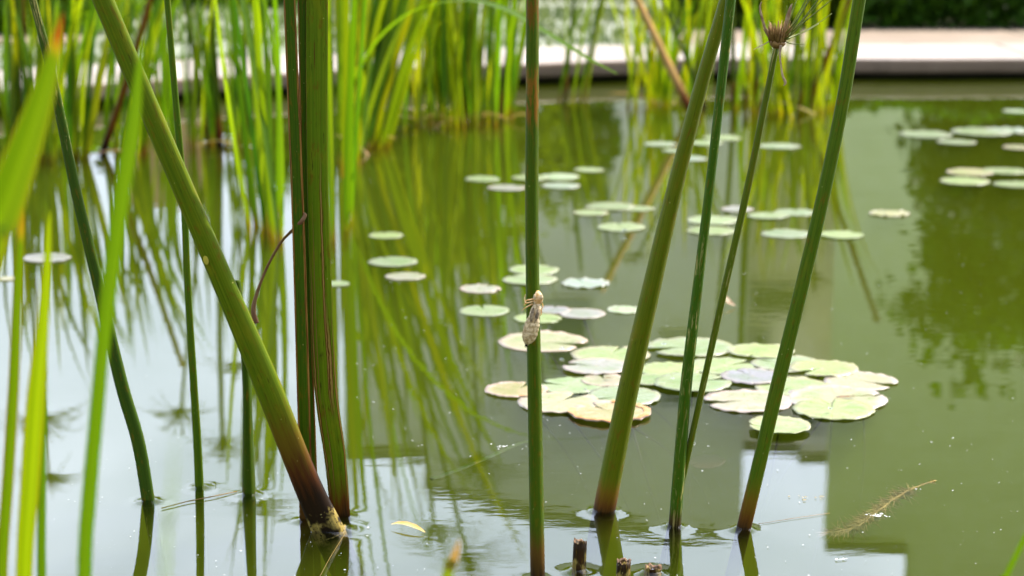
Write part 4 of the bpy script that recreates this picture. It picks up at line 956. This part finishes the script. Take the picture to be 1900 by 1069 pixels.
# feathery weed just under the surface
mb = MB(); sp = [at(1545, 946), at(1590, 944), at(1625, 930), at(1665, 908), at(1700, 898), at(1736, 893)]
sp = [Vector((p.x, p.y, z)) for p, z in zip(sp, (-.02, -.016, -.011, -.007, -.003, .0006))]; line = [p for (p,) in spline([(p,) for p in sp], 10)]
tube(mb, line, [.0006] * len(line), seg=5)
for i, p in enumerate(line):
    k = 22 if i < 40 else 4
    for _ in range(k):
        d = Vector((R.gauss(-.6, .7), R.gauss(0, .7), R.gauss(-.15, .25))).normalized(); ln = R.uniform(.004, .016) * (1 if i < 38 else .4)
        e = p + d * ln; e.z = min(e.z, .0008); tube(mb, [p, p.lerp(e, .5), e], [.0003, .0003, .0001], seg=3, cap=False)
tag(mb.build('water_weed', M['weed'], loc=sp[2]), 'feathery brown water weed floating off the ribbed stem', 'water weed')
mb = MB(); line = [Vector((p.x, p.y, z)) for p, z in ((at(800, 858), -.016), (at(850, 846), -.013), (at(905, 828), -.011), (at(960, 806), -.010), (at(1000, 790), -.014))]; line = [p for (p,) in spline([(p,) for p in line], 8)]
tube(mb, line, [.003] * len(line), [.001] * len(line), seg=6); tag(mb.build('water_weed', M['deep'], loc=line[10]), 'submerged green strand running to the central stem', 'water weed')
def bits(label, cx, cy, sx, sy, n, smin, smax, mat, name='foam'):
    mb = MB(); c = at(cx, cy)
    for _ in range(n):
        p = at(cx + R.gauss(0, sx), cy + R.gauss(0, sy), .0011); r = R.uniform(smin, smax); ph = R.uniform(0, 6)
        ctr = mb.vert(p + Vector((0, 0, r * .4))); ring = [mb.vert(p + Vector((math.cos(a * 1.047) * r * R.uniform(.6, 1.3), math.sin(a * 1.047) * r * R.uniform(.6, 1.2), 0))) for a in range(6)]
        for a in range(6): mb.face((ctr, ring[a], ring[(a + 1) % 6]))
    o = mb.build(name, mat, loc=c); o['kind'] = 'stuff'; o['label'] = label; o['category'] = 'foam'
bits('white foam flecks beside the feathery brown weed', 1625, 956, 9, 1.8, 16, .0006, .0017, M['foam'])
bits('white foam flecks on the submerged green strand', 938, 828, 12, 3, 11, .0005, .0015, M['foam'])
bits('white foam flecks low beside the mirrored olive wall', 1563, 1037, 5, 1, 8, .0007, .0014, M['foam'])
bits('dark and white scum on the open sky reflection beside the ribbed stem', 1498, 922, 14, 2.2, 14, .0005, .0012, M['weed'])
mb = MB()
for _ in range(1000):
    px, py = R.uniform(560, 1890), R.uniform(470, 1068)
    if R.random() < .35: px = R.uniform(30, 560)
    p = at(px, py, .0009); r = .00018 + .0006 * R.random() ** 3; 
    ctr = mb.vert(p + Vector((0, 0, r * .5))); ring = [mb.vert(p + Vector((math.cos(a * 1.2566) * r * R.uniform(.7, 1.8), math.sin(a * 1.2566) * r, 0))) for a in range(5)]
    for a in range(5): mb.face((ctr, ring[a], ring[(a + 1) % 5]))
o = mb.build('pollen_dust', M['foam']); o['kind'] = 'stuff'; o['label'] = 'fine pale dust scattered over the water'; o['category'] = 'dust'

# ------------------------------------------------------------------ water surface with a meniscus round every stem
def water():
    pts, zs = [], []
    x0, x1, y0, y1 = -9.0, 9.0, -5.0, 7.4
    def add(x, y, z=0.0): pts.append(Vector((x, y))); zs.append(z)
    n = 12
    for i in range(n + 1):
        for j in range(n + 1): add(x0 + (x1 - x0) * i / n, y0 + (y1 - y0) * j / n)
    def hgt(x, y):
        z = 0.0
        for cx, cy, r, s in STEM_RINGS:
            d = math.hypot(x - cx, y - cy) - r
            if d < .03: z += s * (.0028 * math.exp(-max(d, 0) / .0036) + .00012 * math.exp(-max(d, 0) / .008) * math.sin(d / .0016))
        return z
    for cx, cy, r, s in STEM_RINGS:
        if s <= 0: continue
        big = cy < 2.2
        for d in ([-.5, .0, .0008, .0016, .0026, .0038, .0052, .007, .009, .0115, .0145, .018, .023, .03] if big else [-.5, 0, .002, .004, .007, .011, .018, .03]):
            rr = r * .6 if d < 0 else r + d; k = 44 if big else 18
            for q in range(k):
                a = (q + .5 * (int(d * 9999) % 2)) / k * 2 * math.pi; x, y = cx + rr * math.cos(a), cy + rr * math.sin(a)
                add(x, y, hgt(x, y))
    v, e, f, *_ = delaunay_2d_cdt(pts, [], [], 0, 1e-7)
    me = bpy.data.meshes.new('water'); bm = bmesh.new()
    vs = [bm.verts.new((p.x, p.y, hgt(p.x, p.y))) for p in v]
    for t in f:
        try: bm.faces.new([vs[i] for i in t])
        except ValueError: pass
    bmesh.ops.recalc_face_normals(bm, faces=bm.faces)
    if sum(fc.normal.z for fc in bm.faces) < 0: bmesh.ops.reverse_faces(bm, faces=bm.faces)
    for fc in bm.faces: fc.smooth = True
    be = [ed for ed in bm.edges if ed.is_boundary]
    ex = bmesh.ops.extrude_edge_only(bm, edges=be)
    nv = [g_ for g_ in ex['geom'] if isinstance(g_, bmesh.types.BMVert)]
    for q in nv: q.co.z = -.58
    for fc in bm.faces:
        if any(q in fc.verts for q in nv[:1]): pass
    be = [ed for ed in bm.edges if ed.is_boundary]
    bmesh.ops.contextual_create(bm, geom=be)
    for fc in bm.faces:
        if fc.calc_center_median().z < -.1: fc.smooth = False
    bm.to_mesh(me); bm.free()
    me.materials.append(mat_water(True))
    o = bpy.data.objects.new('water', me); COL.objects.link(o); o['kind'] = 'structure'
water()

# ------------------------------------------------------------------ light
SUN_EL, SUN_AZ = rad(51), rad(60)       # behind the pond and to the right
w = bpy.data.worlds.new('World'); scene.world = w; w.use_nodes = True; nt = w.node_tree; nt.nodes.clear()
out = nt.nodes.new('ShaderNodeOutputWorld'); bg = nt.nodes.new('ShaderNodeBackground'); sky = nt.nodes.new('ShaderNodeTexSky')
sky.sky_type = 'NISHITA'; sky.sun_disc = False; sky.sun_elevation = SUN_EL; sky.sun_rotation = SUN_AZ; sky.air_density = 1.2; sky.dust_density = 2.5; sky.ozone_density = 1.0
tc = nt.nodes.new('ShaderNodeTexCoord'); mp = nt.nodes.new('ShaderNodeMapping'); mp.inputs['Scale'].default_value = (1.2, 1.2, 4.0)
no = nt.nodes.new('ShaderNodeTexNoise'); no.inputs['Scale'].default_value = 2.2; no.inputs['Detail'].default_value = 6; no.inputs['Distortion'].default_value = .4
mr = nt.nodes.new('ShaderNodeMapRange'); mr.interpolation_type = 'SMOOTHSTEP'; mr.inputs[1].default_value = .3; mr.inputs[2].default_value = .62; mr.inputs[3].default_value = .45; mr.inputs[4].default_value = 1.0
mx = nt.nodes.new('ShaderNodeMix'); mx.data_type = 'RGBA'; mc = nt.nodes.new('ShaderNodeMix'); mc.data_type = 'RGBA'; mc.inputs[6].default_value = (5.9, 6.6, 7.9, 1); mc.inputs[7].default_value = (13.4, 14.8, 18.0, 1)
L_ = nt.links.new
L_(tc.outputs['Generated'], mp.inputs[0]); L_(mp.outputs[0], no.inputs['Vector']); L_(no.outputs['Fac'], mr.inputs[0]); sx = nt.nodes.new('ShaderNodeSeparateXYZ'); L_(tc.outputs['Generated'], sx.inputs[0])
m3 = nt.nodes.new('ShaderNodeMapRange'); m3.inputs[1].default_value = .18; m3.inputs[2].default_value = .34; L_(sx.outputs[2], m3.inputs[0]); L_(m3.outputs[0], mc.inputs['Factor']); m4 = nt.nodes.new('ShaderNodeMapRange'); m4.interpolation_type = 'SMOOTHSTEP'; m4.inputs[1].default_value = -.6; m4.inputs[2].default_value = .75; m4.inputs[3].default_value = .45; m4.inputs[4].default_value = 1.0; L_(sx.outputs[1], m4.inputs[0])
m5 = nt.nodes.new('ShaderNodeVectorMath'); m5.operation = 'SCALE'; L_(mc.outputs[2], m5.inputs[0]); L_(m4.outputs[0], m5.inputs['Scale']); L_(m5.outputs[0], mx.inputs[7])
m2 = nt.nodes.new('ShaderNodeMapRange'); m2.interpolation_type = 'SMOOTHSTEP'; m2.inputs[1].default_value = .25; m2.inputs[2].default_value = .75; m2.inputs[3].default_value = 1; m2.inputs[4].default_value = .2; L_(sx.outputs[2], m2.inputs[0])
mm = nt.nodes.new('ShaderNodeMath'); mm.operation = 'MULTIPLY'; L_(mr.outputs[0], mm.inputs[0]); L_(m2.outputs[0], mm.inputs[1]); L_(mm.outputs[0], mx.inputs['Factor']); L_(sky.outputs[0], mx.inputs[6]); L_(mx.outputs[2], bg.inputs[0])
bg.inputs[1].default_value = .15; L_(bg.outputs[0], out.inputs[0])
sun = bpy.data.lights.new('sun', 'SUN'); sun.energy = 4.2; sun.angle = rad(.53); sun.color = (1, .94, .84)
so = bpy.data.objects.new('sun', sun); COL.objects.link(so)
dirv = Vector((math.sin(SUN_AZ) * math.cos(SUN_EL), math.cos(SUN_AZ) * math.cos(SUN_EL), math.sin(SUN_EL)))
so.rotation_euler = (-dirv).to_track_quat('-Z', 'Y').to_euler(); so.location = (3, 4, 8)

scene.view_settings.view_transform = 'Standard'; scene.view_settings.look = 'None'; scene.view_settings.gamma = 1; scene.view_settings.use_curve_mapping = False
scene.view_settings.exposure = 1.18
c = scene.cycles
c.use_denoising = True; c.max_bounces = 10; c.transparent_max_bounces = 16; c.volume_bounces = 3; c.diffuse_bounces = 4; c.glossy_bounces = 4; c.transmission_bounces = 6
c.caustics_reflective = False; c.caustics_refractive = False; c.sample_clamp_indirect = 6
